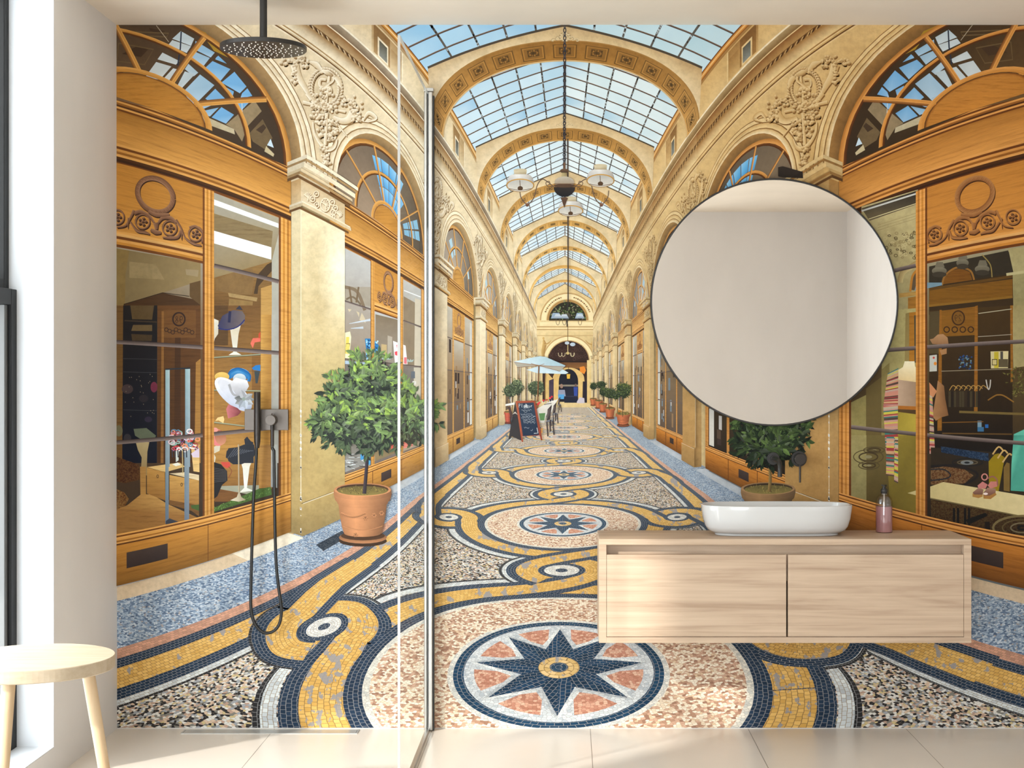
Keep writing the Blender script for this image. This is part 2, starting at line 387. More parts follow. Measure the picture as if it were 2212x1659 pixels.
def earc(s, X, zc, yc, rz, ry, a0=0, a1=PI, n=26): return [P(s * X, yc + ry * math.sin(a0 + (a1 - a0) * k / n), zc + rz * math.cos(a0 + (a1 - a0) * k / n)) for k in range(n + 1)]
def ering(s, X, zc, r0, r1, col, mat='stone', yc=0.975, X2=None, n=26):
    A = earc(s, X, zc, yc, *r0, n=n); B = earc(s, X if X2 is None else X2, zc, yc, *r1, n=n)
    uv = ([(k * 0.06, 0) for k in range(n + 1)], [(k * 0.06, 0.08) for k in range(n + 1)])
    band(A, B, col, mat, uv)
def wallline(s, X, Y, Za, Zb, w, col, mat='plain'):
    n = max(2, int(abs(P(X, Y, Za)[0] - P(X, Y, Zb)[0]) / 18) + 1)
    stroke([P(s * X, Y, Za + (Zb - Za) * k / n) for k in range(n + 1)], w, col, mat)
def mould(s, X, Ya, Yb, Za, Zb, cols, mat='wood'):
    """run of horizontal mouldings: equal strips from Ya down to Yb"""
    n = len(cols)
    for k, c in enumerate(cols): wr(s, X, Za, Zb, Ya + (Yb - Ya) * k / n, Ya + (Yb - Ya) * (k + 1) / n, c, mat)

def upper_wall(s, i):
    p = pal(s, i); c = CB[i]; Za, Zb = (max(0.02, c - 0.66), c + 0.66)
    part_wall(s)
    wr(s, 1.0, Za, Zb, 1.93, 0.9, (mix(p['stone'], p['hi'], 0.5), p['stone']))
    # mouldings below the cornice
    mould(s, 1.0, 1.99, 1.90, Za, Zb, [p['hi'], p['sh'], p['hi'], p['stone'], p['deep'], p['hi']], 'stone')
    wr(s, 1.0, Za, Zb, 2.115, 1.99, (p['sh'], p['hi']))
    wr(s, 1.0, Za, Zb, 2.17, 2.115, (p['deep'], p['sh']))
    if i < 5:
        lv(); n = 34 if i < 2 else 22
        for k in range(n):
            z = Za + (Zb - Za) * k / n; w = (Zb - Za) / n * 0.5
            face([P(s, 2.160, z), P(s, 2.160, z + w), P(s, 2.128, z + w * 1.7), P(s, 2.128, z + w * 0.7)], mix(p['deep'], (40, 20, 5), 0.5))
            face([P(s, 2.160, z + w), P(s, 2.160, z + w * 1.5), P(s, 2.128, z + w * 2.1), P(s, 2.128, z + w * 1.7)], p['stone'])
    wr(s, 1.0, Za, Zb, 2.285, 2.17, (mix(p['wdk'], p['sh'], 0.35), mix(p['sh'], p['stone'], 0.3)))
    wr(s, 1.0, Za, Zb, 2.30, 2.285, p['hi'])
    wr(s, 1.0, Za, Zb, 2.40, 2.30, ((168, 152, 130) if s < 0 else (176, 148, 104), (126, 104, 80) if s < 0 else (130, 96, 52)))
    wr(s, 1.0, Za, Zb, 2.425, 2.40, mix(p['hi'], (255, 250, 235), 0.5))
def clerestory(s, i):
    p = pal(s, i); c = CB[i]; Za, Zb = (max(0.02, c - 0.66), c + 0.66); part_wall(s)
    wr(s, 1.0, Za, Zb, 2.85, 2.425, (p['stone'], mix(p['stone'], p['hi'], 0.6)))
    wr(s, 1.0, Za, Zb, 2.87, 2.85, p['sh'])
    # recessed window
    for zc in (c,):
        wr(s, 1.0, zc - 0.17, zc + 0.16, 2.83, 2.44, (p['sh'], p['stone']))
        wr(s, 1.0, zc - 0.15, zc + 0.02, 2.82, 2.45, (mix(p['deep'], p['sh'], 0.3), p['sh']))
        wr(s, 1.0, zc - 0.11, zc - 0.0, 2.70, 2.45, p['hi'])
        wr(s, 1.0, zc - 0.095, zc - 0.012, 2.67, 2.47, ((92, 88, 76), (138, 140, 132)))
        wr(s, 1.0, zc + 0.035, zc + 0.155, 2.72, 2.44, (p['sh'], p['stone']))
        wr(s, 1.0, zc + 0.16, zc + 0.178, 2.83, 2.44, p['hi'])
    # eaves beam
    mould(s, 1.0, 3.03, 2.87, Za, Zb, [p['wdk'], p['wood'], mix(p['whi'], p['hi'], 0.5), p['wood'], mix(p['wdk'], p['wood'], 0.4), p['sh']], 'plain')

def arch_rib(i):
    """transverse arch standing on pilaster i: gable face, soffit with coffers"""
    za = PZ[i] - 0.008; zb = za + 0.245; p = pal(-1, i); q = pal(1, i)
    part('arch_rib', MUR, None); n = 40
    yc, r = 2.355, 0.975
    A = [P(-r * math.cos(PI * k / n), yc + r * math.sin(PI * k / n), za) for k in range(n + 1)]
    B = [P(-r * math.cos(PI * k / n), yc + r * math.sin(PI * k / n), zb) for k in range(n + 1)]
    T = []
    for k in range(n + 1):
        x = -1.0 + 2.0 * k / n; x = -r * math.cos(PI * k / n) * 1.0; T.append(P(x / r * 1.0, 3.625 - 0.52 * abs(x / r), za))
    lv()
    for k in range(n):
        f = abs(2 * (k + 0.5) / n - 1); cl = mix(mix(p['stone'], q['stone'], k / n), p['hi'], 0.15); top = mul(mix(p['sh'], cl, 0.5), 1.0)
        face([T[k], T[k + 1], A[k + 1], A[k]], [top, top, mix(cl, (248, 236, 210), 0.5 * f), mix(cl, (248, 236, 210), 0.5 * f)], 'stone')
    line_pts = T; stroke([(x, y + 1.5) for x, y in T], max(1.0, 7.0 / (i + 0.4)), (78, 66, 52))
    # soffit
    lv(); dk, md = mix((128, 84, 30), (206, 160, 88), min(1, i * 0.22)), mix((176, 130, 70), (226, 186, 120), min(1, i * 0.2))
    for k in range(n):
        f = abs(2 * (k + 0.5) / n - 1) ** 1.5; c1 = mix(dk, md, f); c2 = mix(mul(dk, 1.12), mul(md, 1.15), f)
        face([A[k], A[k + 1], B[k + 1], B[k]], [c1, c1, c2, c2], 'stone')
    stroke(B, max(0.8, 3.0 / i), mix(md, (240, 216, 170), 0.5)); stroke(A, max(0.8, 2.2 / i), mix(dk, md, 0.5))
    if i > 5: return
    def S(a, t): return P(-r * math.cos(a), yc + r * math.sin(a), za + (zb - za) * t)
    cb = LV[0]
    for k in range(13):
        LV[0] = cb
        ac = PI * (k + 0.5) / 13; da = PI / 13
        def box(h, t0, t1, col, d=0):
            face([S(ac - da * h, t0), S(ac + da * h, t0), S(ac + da * h, t1), S(ac - da * h, t1)], col)
        f = abs(2 * (k + 0.5) / 13 - 1) ** 1.5; base = mix(dk, md, f)
        lv(); box(0.37, 0.17, 0.85, mul(base, 0.72)); lv(); box(0.33, 0.21, 0.81, mul(base, 1.16)); lv(); box(0.29, 0.25, 0.77, mul(base, 0.94)); lv(); box(0.185, 0.33, 0.67, mul(base, 0.6))
        if i < 4:
            lv()
            ctr = S(ac, 0.5)
            for m in range(10):
                t = 2 * PI * m / 10; o = S(ac + da * 0.13 * math.cos(t), 0.5 + 0.12 * math.sin(t)); rad = math.hypot(S(ac, 0.62)[0] - ctr[0], S(ac, 0.62)[1] - ctr[1]) * 0.42
                pts = [(o[0] + rad * math.cos(u), o[1] + rad * math.sin(u)) for u in (0, 1.05, 2.1, 3.14, 4.2, 5.24)]
                face(pts, mul(base, 0.86 if m % 2 else 1.05))
            lv()
            pts = [(ctr[0] + rad * 1.1 * math.cos(u), ctr[1] + rad * 1.1 * math.sin(u)) for u in (0, 1.05, 2.1, 3.14, 4.2, 5.24)]; face(pts, mul(base, 0.5))
    # garland on the gable
    apex = P(0, 3.46, za); k = 40.0 / PZ[i] * 1.0
    gc, gh = mix((150, 124, 84), (214, 186, 134), min(1, i * 0.2)), mix((226, 206, 166), (246, 226, 180), min(1, i * 0.2))
    for sg in (-1, 1):
        for j in range(3):
            stroke(curve([(apex[0] + sg * k * (0.1 + 0.55 * j + 0.02), apex[1] + k * (0.55 + 0.1 * j)), (apex[0] + sg * k * (0.35 + 0.55 * j), apex[1] + k * (0.15 + 0.25 * j)), (apex[0] + sg * k * (0.62 + 0.5 * j), apex[1] + k * (0.55 + 0.16 * j)), (apex[0] + sg * k * (0.38 + 0.5 * j), apex[1] + k * (0.72 + 0.1 * j))], 5), k * 0.16, (gc, gh))
    ring(apex[0], apex[1] + k * 0.42, k * 0.62, k * 0.5, k * 0.2, (gh, gc))
    gb_ = LV[0]
    for j in range(20): 
        LV[0] = gb_ + STEP * (j % 3); t = 2 * PI * j / 20; ell(apex[0] + k * 0.62 * math.cos(t), apex[1] + k * (0.42 + 0.5 * math.sin(t)), k * 0.09, k * 0.06, gc if j % 2 else gh, n=6)

def skylight(i):
    """glazed pitched roof of bay i, between rib i-1 and rib i"""
    za = max(0.3, PZ[i - 1] + 0.2 if i else 0.35); zb = PZ[i]
    part('skylight', MUR, None); rid, eav, ye = 3.62, 3.03, 1.0
    def S(s, u, z): return P(s * u * ye, rid + (eav - rid) * u, z)
    for s in (-1, 1):
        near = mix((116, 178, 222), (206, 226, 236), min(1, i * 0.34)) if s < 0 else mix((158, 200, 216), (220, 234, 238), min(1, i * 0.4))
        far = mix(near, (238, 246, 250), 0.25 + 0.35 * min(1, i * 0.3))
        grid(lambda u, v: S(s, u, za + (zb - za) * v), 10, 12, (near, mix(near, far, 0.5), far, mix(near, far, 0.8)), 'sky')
        nz = 7; bar = (84, 66, 54); wz_ = lambda z: max(0.8, 7.5 / z)
        rg = random.Random(i * 7 + s)
        for k in range(nz):                                   # panes that take the light differently
            for j in range(5):
                if rg.random() < 0.55:
                    z0, z1 = za + (zb - za) * k / nz, za + (zb - za) * (k + 1) / nz; u0, u1 = j / 5, (j + 1) / 5
                    cl = mix(near, far, rg.random()); cl = mix(cl, (236, 244, 248) if rg.random() < 0.6 else (96, 158, 208), rg.random() * 0.4); lv(0.2)
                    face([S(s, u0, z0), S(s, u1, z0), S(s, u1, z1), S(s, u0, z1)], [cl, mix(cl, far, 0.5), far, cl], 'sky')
        for k in range(nz + 1):
            z = za + (zb - za) * k / nz; a = [S(s, u / 8, z) for u in range(9)]; stroke(a, wz_(z) * (1.5 if k == nz else 1), bar); 
            if i < 3: stroke([(x, y - wz_(z) * 0.3) for x, y in a], wz_(z) * 0.3, (134, 104, 84))
        for j in range(1, 5):
            u = j / 5; pts = [S(s, u, za + (zb - za) * v / 14) for v in range(15)]
            stroke(pts, [max(0.8, 9.5 / (za + (zb - za) * v / 14)) for v in range(15)], (96, 88, 80))
            if i < 4:
                lv()
                for v in range(40):
                    t = rg.random(); z = za + (zb - za) * t; x, y = S(s, u, z); r_ = 3.2 / z * rg.uniform(0.5, 1.4)
                    face([(x - r_, y - r_ * 1.6), (x + r_, y - r_), (x + r_ * 0.7, y + r_ * 1.6), (x - r_, y + r_)], (52, 46, 44) if rg.random() < 0.55 else (190, 200, 206))
    stroke([P(0, rid - 0.01, za + (zb - za) * k / 6) for k in range(7)], [max(1.5, 12.0 / (za + (zb - za) * k / 6)) for k in range(7)], (96, 66, 46))

def lunette(s, i, PT):
    p = pal(s, i); c = CB[i]; X = 1.0; yc = 0.975
    # soffit and glass
    CUR[0] = PT
    ering(s, 0.955, c, (0.51, 0.62), (0.50, 0.59), (p['sh'], mul(p['sh'], 0.75)), 'stone', X2=1.0)
    A = earc(s, X, c, yc, 0.50, 0.59)
    lv(); ctr = P(s * X, yc, c); dark = (58, 44, 30) if s < 0 else (52, 38, 22); gb = mix(dark, (128, 124, 118), min(0.85, 0.3 * i))
    for k in range(26):
        t = k / 26.0; f = mix(gb, mul(gb, 1.7), t if s < 0 else t)
        face([ctr, A[k], A[k + 1]], [mul(f, 1.3), f, f], 'plain')
    def E(a, r): return P(s * X, yc + 0.59 * r * math.sin(a), c + 0.50 * r * math.cos(a))
    # reflected skylight in the panes
    blue, pale = (118, 176, 224), (206, 214, 216)
    rg = random.Random(11)
    if i == 0:
        ROW = [[(735, 95), (885, 180), (1120, 335), (1250, 460), (1330, 545), (1475, 715), (1545, 820), (1400, 990)],
               [(640, 190), (830, 265), (1060, 390), (1290, 500), (1235, 700), (1395, 790), (1490, 830), (1330, 960)],
               [(600, 245), (740, 350), (990, 490), (1180, 640), (1310, 850), (1330, 880), (1340, 1040), (1240, 1130)],
               [(530, 330), (720, 430), (930, 550), (1110, 710), (1240, 880), (1090, 930), (1180, 930), (1080, 1010)]]
        def zz(x, y): 
            q = (250 + x / 5.184, 50 + y / 5.184); return q if s < 0 else (2 * XC - q[0] - 1, q[1] - 3)
        PANES = [[(735, 95), (885, 180), (850, 260), (640, 180)], [(640, 195), (850, 265), (800, 340), (600, 245)], [(900, 205), (1115, 335), (1070, 390), (890, 300)], [(880, 320), (1060, 395), (990, 485), (850, 385)],
                 [(530, 335), (720, 430), (680, 470), (475, 410)], [(460, 440), (630, 490), (500, 640), (340, 605)], [(1155, 370), (1250, 460), (1120, 410), (1130, 390)], [(1090, 430), (1290, 520), (1180, 650), (1015, 500)],
                 [(1335, 550), (1470, 715), (1395, 790), (1190, 670)], [(820, 460), (930, 560), (880, 600), (780, 520)], [(650, 510), (760, 540), (640, 690), (530, 640)], [(780, 545), (890, 580), (740, 740), (690, 720)],
                 [(950, 580), (1110, 700), (920, 890), (765, 770)], [(1120, 740), (1260, 880), (1090, 910), (1010, 850)], [(1235, 720), (1330, 770), (1310, 840), (1240, 760)], [(1480, 735), (1535, 820), (1400, 850), (1420, 790)],
                 [(1350, 900), (1530, 860), (1405, 990), (1380, 960)], [(780, 800), (930, 860), (900, 920), (850, 890)], [(960, 900), (1090, 920), (1000, 960), (930, 960)], [(970, 990), (1160, 950), (1060, 1050), (960, 1010)], [(1190, 945), (1330, 1030), (1240, 1130), (1080, 1060)]]
        for t, pn in enumerate(PANES):
            xm = sum(a[0] for a in pn) / 4; cl = mix(pale, blue, sm((xm - 640) / 620)); lv(0.5)
            face([zz(*a) for a in pn], [cl, mul(cl, 0.95), mix(cl, (230, 238, 244), 0.3), cl], 'sky')
        poly([zz(*a) for a in [(970, 1030), (1330, 1190), (1340, 1250), (1010, 1130)]], (196, 182, 150), 'stone'); poly([zz(*a) for a in [(1240, 1140), (1560, 870), (1640, 990), (1480, 1160), (1420, 1330), (1330, 1190)]], (150, 130, 98), 'stone')
        poly([zz(*a) for a in [(1650, 1080), (1760, 1290), (1680, 1420), (1540, 1330), (1500, 1240)]], (112, 92, 62), 'stone')
        poly([zz(*a) for a in [(1575, 1200), (1660, 1135), (1690, 1175), (1640, 1240)]], (70, 52, 36)); poly([zz(*a) for a in [(1740, 1300), (1775, 1400), (1700, 1370)]], (206, 226, 240)); poly([zz(*a) for a in [(1690, 1380), (1780, 1470), (1770, 1500), (1670, 1440)]], (200, 184, 146))
        for bx in ([(380, 60), (560, 95), (510, 130), (390, 90)], [(250, 260), (370, 300), (290, 385), (80, 350)], [(60, 500), (110, 530), (60, 600), (15, 590)]): poly([zz(*a) for a in bx], (70, 50, 32))
        for bx in ([(40, 230), (430, 300), (330, 470), (20, 430)], [(150, 100), (600, 120), (580, 160), (160, 140)]): stroke([zz(*a) for a in bx + bx[:1]], 2.5, (110, 88, 56))
        stroke([zz(460, 30), zz(600, 215)], 1.2, (190, 176, 150)); stroke([zz(740, 100), zz(730, 290), zz(700, 480)], 3.0, (44, 50, 66)); stroke([zz(1415, 830), zz(1425, 1040)], 1.2, (226, 226, 220))
        stroke([zz(800, 30), zz(1000, 130), zz(1120, 300), zz(1300, 390)], [4, 9, 8, 6], (170, 132, 40))
    elif i < 4:
        k = 0.62; lv()
        if i == 1:
            for u0, u1, a0, a1 in [(a, a + 0.17, b, b + 0.2) for a in (0.12, 0.30, 0.48, 0.66) for b in (0.9, 1.12, 1.34, 1.56, 1.78)]:
                if s < 0 and a0 < 1.0 and u0 > 0.5: continue
                face([E(a0, u0), E(a1, u0), E(a1, u1), E(a0, u1)], [(94, 170, 220), (74, 150, 206), (110, 182, 228), (150, 200, 232)], 'sky')
            for u0, u1, a0, a1 in [(a, a + 0.14, b, b + 0.15) for a in (0.4, 0.56, 0.72) for b in (0.18, 0.36)]: face([E(a0, u0), E(a1, u0), E(a1, u1), E(a0, u1)], (130, 180, 210), 'sky')
        else:
            for u0, a0 in [(0.5, 2.2), (0.66, 2.1), (0.5, 1.9), (0.6, 0.4)]: face([E(a0, u0), E(a0 + 0.2, u0), E(a0 + 0.2, u0 + 0.14), E(a0, u0 + 0.14)], (176, 206, 220), 'sky')
    # timber ring, spokes, middle ring, small blind arch
    w1, w2, wd = p['whi'], p['wdk'], p['wood']; k = 1.0 / (0.35 + i)
    ering(s, X, c, (0.505, 0.595), (0.475, 0.562), (mix(wd, w2, 0.3), w1), 'wood'); ering(s, X, c, (0.478, 0.565), (0.462, 0.547), (w2, mul(w2, 0.6)), 'wood')
    ering(s, X, c, (0.319, 0.385), (0.304, 0.367), (w1, wd), 'wood'); ering(s, X, c, (0.304, 0.367), (0.295, 0.356), (w2, mul(w2, 0.7)), 'wood')
    for a in (36, 72, 108, 144):
        a = math.radians(a); pts = [E(a, 0.28 + 0.67 * t / 6) for t in range(7)]; w = 4.2 * k + 0.8
        stroke(pts, w, (w1, w2)); stroke(offs(pts, w * 0.12), w * 0.35, (wd, w1))
    ering(s, X, c, (0.174, 0.180), (0.152, 0.156), (w1, wd), 'wood', n=20); ering(s, X, c, (0.150, 0.153), (0.139, 0.141), (w2, wd), 'wood', n=20)
    B = earc(s, X, c, yc, 0.139, 0.141, n=16); lv(); o = P(s * X, yc, c)
    for j in range(16): face([o, B[j], B[j + 1]], [mul(wd, 1.02), mul(wd, 0.94), mul(wd, 0.94)], 'wood')
    # archivolt
    CUR[0] = WALL[s]
    X = 0.955; a, b = (p['hi'], p['stone'])
    for r0, r1, c0, c1 in (((0.51, 0.62), (0.535, 0.65), mix(a, (255, 248, 226), 0.4), b), ((0.535, 0.65), (0.541, 0.657), p['deep'], p['sh']), ((0.541, 0.657), (0.566, 0.69), a, b), ((0.566, 0.69), (0.571, 0.698), p['sh'], p['deep']), ((0.571, 0.698), (0.592, 0.728), a, a), ((0.592, 0.728), (0.597, 0.735), p['deep'], p['sh'])):
        ering(s, X, c, r0, r1, (c0, c1))

CONTENT = {}
def bay(s, i):
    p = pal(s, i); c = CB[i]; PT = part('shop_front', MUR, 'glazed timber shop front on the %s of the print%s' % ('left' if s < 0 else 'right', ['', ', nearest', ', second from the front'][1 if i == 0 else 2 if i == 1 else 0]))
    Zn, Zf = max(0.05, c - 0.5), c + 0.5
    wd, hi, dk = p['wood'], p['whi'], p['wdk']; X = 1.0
    wr(s, X, Zn, Zf, 0.985, -0.63, (wd, mul(wd, 0.8)), 'wood')
    # cornice, frieze, lower moulding
    mould(s, X, 0.985, 0.915, Zn, Zf, [hi, mix(hi, wd, 0.4), dk, mix(hi, wd, 0.2), mix(dk, wd, 0.5), mul(dk, 0.75), hi, dk], 'wood')
    wr(s, X, Zn, Zf, 0.915, 0.775, (mul(wd, 0.88), mix(wd, hi, 0.75)), 'wood')
    mould(s, X, 0.775, 0.695, Zn, Zf, [hi, dk, mix(hi, wd, 0.3), mix(wd, dk, 0.5), hi, mul(dk, 0.7), mul(dk, 0.55), dk], 'wood')
    # glass
    far = i >= 2
    gt, gm, gd = ((166, 156, 136), (112, 84, 52), (56, 42, 30)) if s < 0 else ((160, 150, 120), (104, 82, 46), (40, 30, 22))
    if i == 1 and s < 0: gt, gm, gd = (190, 190, 188), (150, 132, 112), (116, 104, 96)
    if far: gt, gm, gd = mix(gt, (206, 200, 188), 0.7), mix(gm, (172, 146, 116), 0.7), mix(gd, (116, 98, 84), 0.75)
    def pane(za, zb, yt):
        wr(s, X, za, zb, yt, 0.12, (gt, gm), 'plain'); wr(s, X, za, zb, 0.12, -0.455, (mul(gm, 0.9), gd), 'plain')
    pane(c - 0.45, c - 0.165, 0.69); pane(c - 0.16, c + 0.16, 0.41); pane(c + 0.16, c + 0.45, 0.69)
    if far or (s > 0 and i == 1):
        wr(s, X, c + 0.36, c + 0.435, 0.66, -0.44, ((206, 204, 198), (214, 210, 200)), 'plain'); rg = random.Random(i * 31 + s)
        for _ in range(26):
            z = c + rg.choice([rg.uniform(-0.14, 0.08), rg.uniform(0.18, 0.32), rg.uniform(-0.43, -0.22)]); y = rg.uniform(-0.43, 0.3); cl = rg.choice([(60, 46, 40), (150, 120, 86), (196, 190, 184), (88, 70, 54), (120, 132, 140)])
            wr(s, X, z, z + rg.uniform(0.02, 0.06), y + rg.uniform(0.03, 0.14), y, cl, 'plain')
    if (s, i) in CONTENT: CONTENT[(s, i)](PT); CUR[0] = PT
    # panel with wreath
    wr(s, X, c - 0.16, c + 0.16, 0.70, 0.455, (mul(wd, 0.98), mix(wd, hi, 0.3)), 'wood')
    mould(s, X, 0.462, 0.408, c - 0.16, c + 0.165, [hi, mix(hi, (230, 200, 150), 0.3), dk, hi, wd, dk], 'wood')
    od, om, oh = mix((58, 34, 20), (150, 110, 80), min(1, 0.3 * i)), mix((112, 74, 50), (176, 132, 100), min(1, 0.3 * i)), mix((158, 116, 86), (206, 166, 130), min(1, 0.3 * i))
    if s > 0: od, om, oh = mix(od, (88, 44, 10), 0.5), mix(om, (160, 98, 42), 0.6), mix(oh, (198, 132, 66), 0.6)
    if i < 5: relief(s, X, c - CB[0], WREATH, od, om, oh, max(0.35, 1 - 0.3 * i))
    # frame posts
    def post(za, zb, yt, yb):
        n = 6; cs = [dk, hi, wd, hi, mix(wd, dk, 0.3), mix(hi, wd, 0.5)]
        for k in range(n): wr(s, X, za + (zb - za) * k / n, za + (zb - za) * (k + 1) / n, yt, yb, (mul(cs[k], 1.05), mul(cs[k], 0.92)), 'wood')
    post(c + 0.44, c + 0.50, 0.70, -0.455); post(c - 0.50, c - 0.445, 0.70, -0.455)
    post(c + 0.142, c + 0.180, 0.70, -0.455); post(c - 0.180, c - 0.142, 0.70, -0.455)
    # steel glazing bars
    w = max(0.9, 6.5 / (0.75 + i * 1.1))
    for za, zb in ((c - 0.45, c - 0.18), (c - 0.142, c + 0.142), (c + 0.18, c + 0.44)):
        for y in (0.41, 0.121, -0.17):
            if y > 0.4 and za == c - 0.142: continue
            wallline(s, X, y, max(Zn, za), zb, w, ((140, 124, 118), (58, 44, 42)) if not far else (110, 96, 88))
    # sill, apron, grille
    mould(s, X, -0.452, -0.49, Zn, Zf, [hi, dk, hi, mix(hi, wd, 0.3), mix(wd, dk, 0.4), hi, mul(dk, 0.8)], 'wood')
    wr(s, X, Zn, Zf, -0.49, -0.63, (mix(wd, hi, 0.1) if s < 0 else (206, 132, 52), mul(wd, 0.7) if s < 0 else (120, 72, 24)), 'wood')
    for z in (c - 0.16, c + 0.16):
        wallline_v(s, X, z, -0.49, -0.63, 1.4, mul(dk, 0.9))
    if i < 3:
        wr(s, X, c - 0.075, c + 0.035, -0.52, -0.575, ((70, 56, 50), (54, 42, 40)), 'plain')
    lunette(s, i, PT)
def wallline_v(s, X, Z, Ya, Yb, w, col): line(P(s * X, Ya, Z), P(s * X, Yb, Z), w, col)

def pilaster(s, i):
    p = pal(s, i); part('pilaster', MUR, None); za, zb = PZ[i], PZ[i] + PL; X = 0.95
    top, bot = mix(p['hi'], p['stone'], 0.25), mix(p['stone'], p['sh'], 0.45)
    if i == 0 and s < 0: top, bot = (240, 224, 184), (186, 160, 104)
    # side facing the viewer, then front
    fr(za, s * X, s * 1.0, 0.745, -0.49, (mul(top, 0.93), mul(bot, 0.95)), 'stone'); fr(za, s * 0.94, s * 1.0, -0.49, -0.635, (mul(bot, 0.97), mul(bot, 0.8)), 'stone')
    def frontcol(u, v, q):
        b = mix(top, bot, sm(v * 1.15))
        if i == 0 and s < 0: b = mix(b, (255, 248, 222), 0.85 * sm(1 - abs(v - 0.16) * 3.2) * sm((u - 0.35) * 2.2)); b = mix(b, (196, 186, 130), 0.35 * sm(1 - abs(v - 0.72) * 3) * sm(u * 1.5))
        return b
    wr(s, X, za, zb, 0.745, -0.49, frontcol, 'stone')
    wr(s, 0.94, za - 0.006, zb, -0.49, -0.635, (bot, mul(bot, 0.82)), 'stone')
    line(P(s * 0.94, -0.49, za), P(s * 0.94, -0.49, zb), 1.5 / (1 + i), mix(bot, (255, 250, 235), 0.6)); line(P(s * X, 0.74, za), P(s * X, -0.48, za), 1.2 / (1 + i), mix(top, (255, 255, 245), 0.4))
    # capital block with ornament
    fr(za, s * X, s * 1.0, 0.90, 0.745, (mul(p['sh'], 1.05), p['stone']), 'stone')
    wr(s, X, za, zb, 0.90, 0.765, (mix(p['stone'], p['sh'], 0.35), mix(p['hi'], p['stone'], 0.4)), 'stone')
    if i < 5: relief(s, X, PZ[i] - PZ[0], CAPO, mix(p['deep'], p['sh'], 0.4), p['stone'], mix(p['hi'], (255, 250, 230), 0.4), max(0.3, 1 - 0.3 * i) * 0.7)
    for k, (ya, yb, xo, c0) in enumerate(((0.775, 0.765, 0.935, p['hi']), (0.765, 0.750, 0.93, p['stone']), (0.750, 0.738, 0.945, p['deep']))):
        wr(s, xo, za - 0.01, zb + 0.02, ya, yb, c0, 'stone'); fr(za - 0.01, s * xo, s * 1.0, ya, yb, mul(c0, 0.9), 'stone')
    for k, (ya, yb, xo, c0) in enumerate(((0.995, 0.975, 0.90, p['hi']), (0.975, 0.962, 0.905, p['sh']), (0.962, 0.935, 0.915, mix(p['hi'], p['stone'], 0.3)), (0.935, 0.920, 0.93, p['stone']), (0.920, 0.905, 0.935, p['sh']), (0.905, 0.890, 0.945, p['deep']))):
        wr(s, xo, za - 0.02, zb + 0.03, ya, yb, c0, 'stone'); fr(za - 0.02, s * xo, s * 1.0, ya, yb, mul(c0, 0.88), 'stone')
    if i == 0:
        lv(); rg = random.Random(5)
        for _ in range(26):
            y = rg.uniform(-0.62, -0.1); x, yy = P(s * X, y, za); r_ = rg.uniform(0.6, 2.0); face([(x - r_, yy - r_ * 2), (x + r_, yy - r_), (x + r_ * 0.6, yy + r_ * 2), (x - r_, yy + r_)], (240, 236, 226))
WALL = {}
def part_wall(s): CUR[0] = WALL[s]
# ------------------------------------------------------------------ the print: mosaic floor
YF, FZ0, FA, FP = -0.628, 0.574, 0.697, 1.1515
def PF(u, v):
    """floor point: u across, v along (pattern units, 0 at the nearest star)"""
    Z = max(0.03, FZ0 + FA * (v + 0.26 * v * math.exp(-(v / 0.42) ** 2)))
    a = abs(u); d = 0.055 * sm((1.7 - Z) / 0.8) * sm((a - 0.42) / 0.2)
    x, y = P(math.copysign(max(0, a - d), u) if u else 0.0, YF, Z)
    return (x - 13.0 * (max(0, (y - HY)) / 609.0) ** 1.5, y)
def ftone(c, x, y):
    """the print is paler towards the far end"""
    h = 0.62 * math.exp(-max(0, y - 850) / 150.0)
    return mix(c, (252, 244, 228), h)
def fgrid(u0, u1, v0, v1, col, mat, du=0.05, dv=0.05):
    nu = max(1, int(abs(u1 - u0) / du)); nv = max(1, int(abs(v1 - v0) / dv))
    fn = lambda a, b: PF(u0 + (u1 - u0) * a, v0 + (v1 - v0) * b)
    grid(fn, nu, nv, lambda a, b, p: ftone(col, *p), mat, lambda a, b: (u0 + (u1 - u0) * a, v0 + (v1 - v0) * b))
def fdisc(cu, cv, r, col, mat, n=48, r0=0.0):
    lv()
    k = max(1, int((r - r0) / 0.05))
    for j in range(k):
        ra, rb = r0 + (r - r0) * j / k, r0 + (r - r0) * (j + 1) / k
        for i in range(n):
            t0, t1 = 2 * PI * i / n, 2 * PI * (i + 1) / n
            q = [(cu + a * math.cos(t), cv + a * math.sin(t)) for a, t in ((ra, t0), (rb, t0), (rb, t1), (ra, t1))]
            if mat in ('strip', 'gold'): uv = [(t * (ra + rb) / 2, a) for a, t in ((ra, t0), (rb, t0), (rb, t1), (ra, t1))]
            else: uv = q
            px = [PF(*p) for p in q]
            if ra < 1e-6: px, uv = px[1:] if False else [px[0], px[1], px[2]], [uv[0], uv[1], uv[2]]
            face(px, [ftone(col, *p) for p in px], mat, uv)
def fribbon(path, h, col, mat, h0=None):
    """ribbon of half width h along a floor path (h0: inner offset, for one-sided bands)"""
    lv(); A, B = offs(path, h), offs(path, -h if h0 is None else h0); s = 0; hh = -h if h0 is None else h0
    for i in range(len(path) - 1):
        d = math.hypot(path[i + 1][0] - path[i][0], path[i + 1][1] - path[i][1])
        px = [PF(*p) for p in (A[i], A[i + 1], B[i + 1], B[i])]
        face(px, [ftone(col, *p) for p in px], mat, [(s, h + 0.5), (s + d, h + 0.5), (s + d, hh + 0.5), (s, hh + 0.5)]); s += d
def fpoly(pts, col, mat, up=True):
    if up: lv()
    tr = geometry.tessellate_polygon([[Vector((x, y, 0)) for x, y in pts]])
    for t in tr:
        px = [PF(*pts[i]) for i in t]; face(px, [ftone(col, *p) for p in px], mat, [pts[i] for i in t])
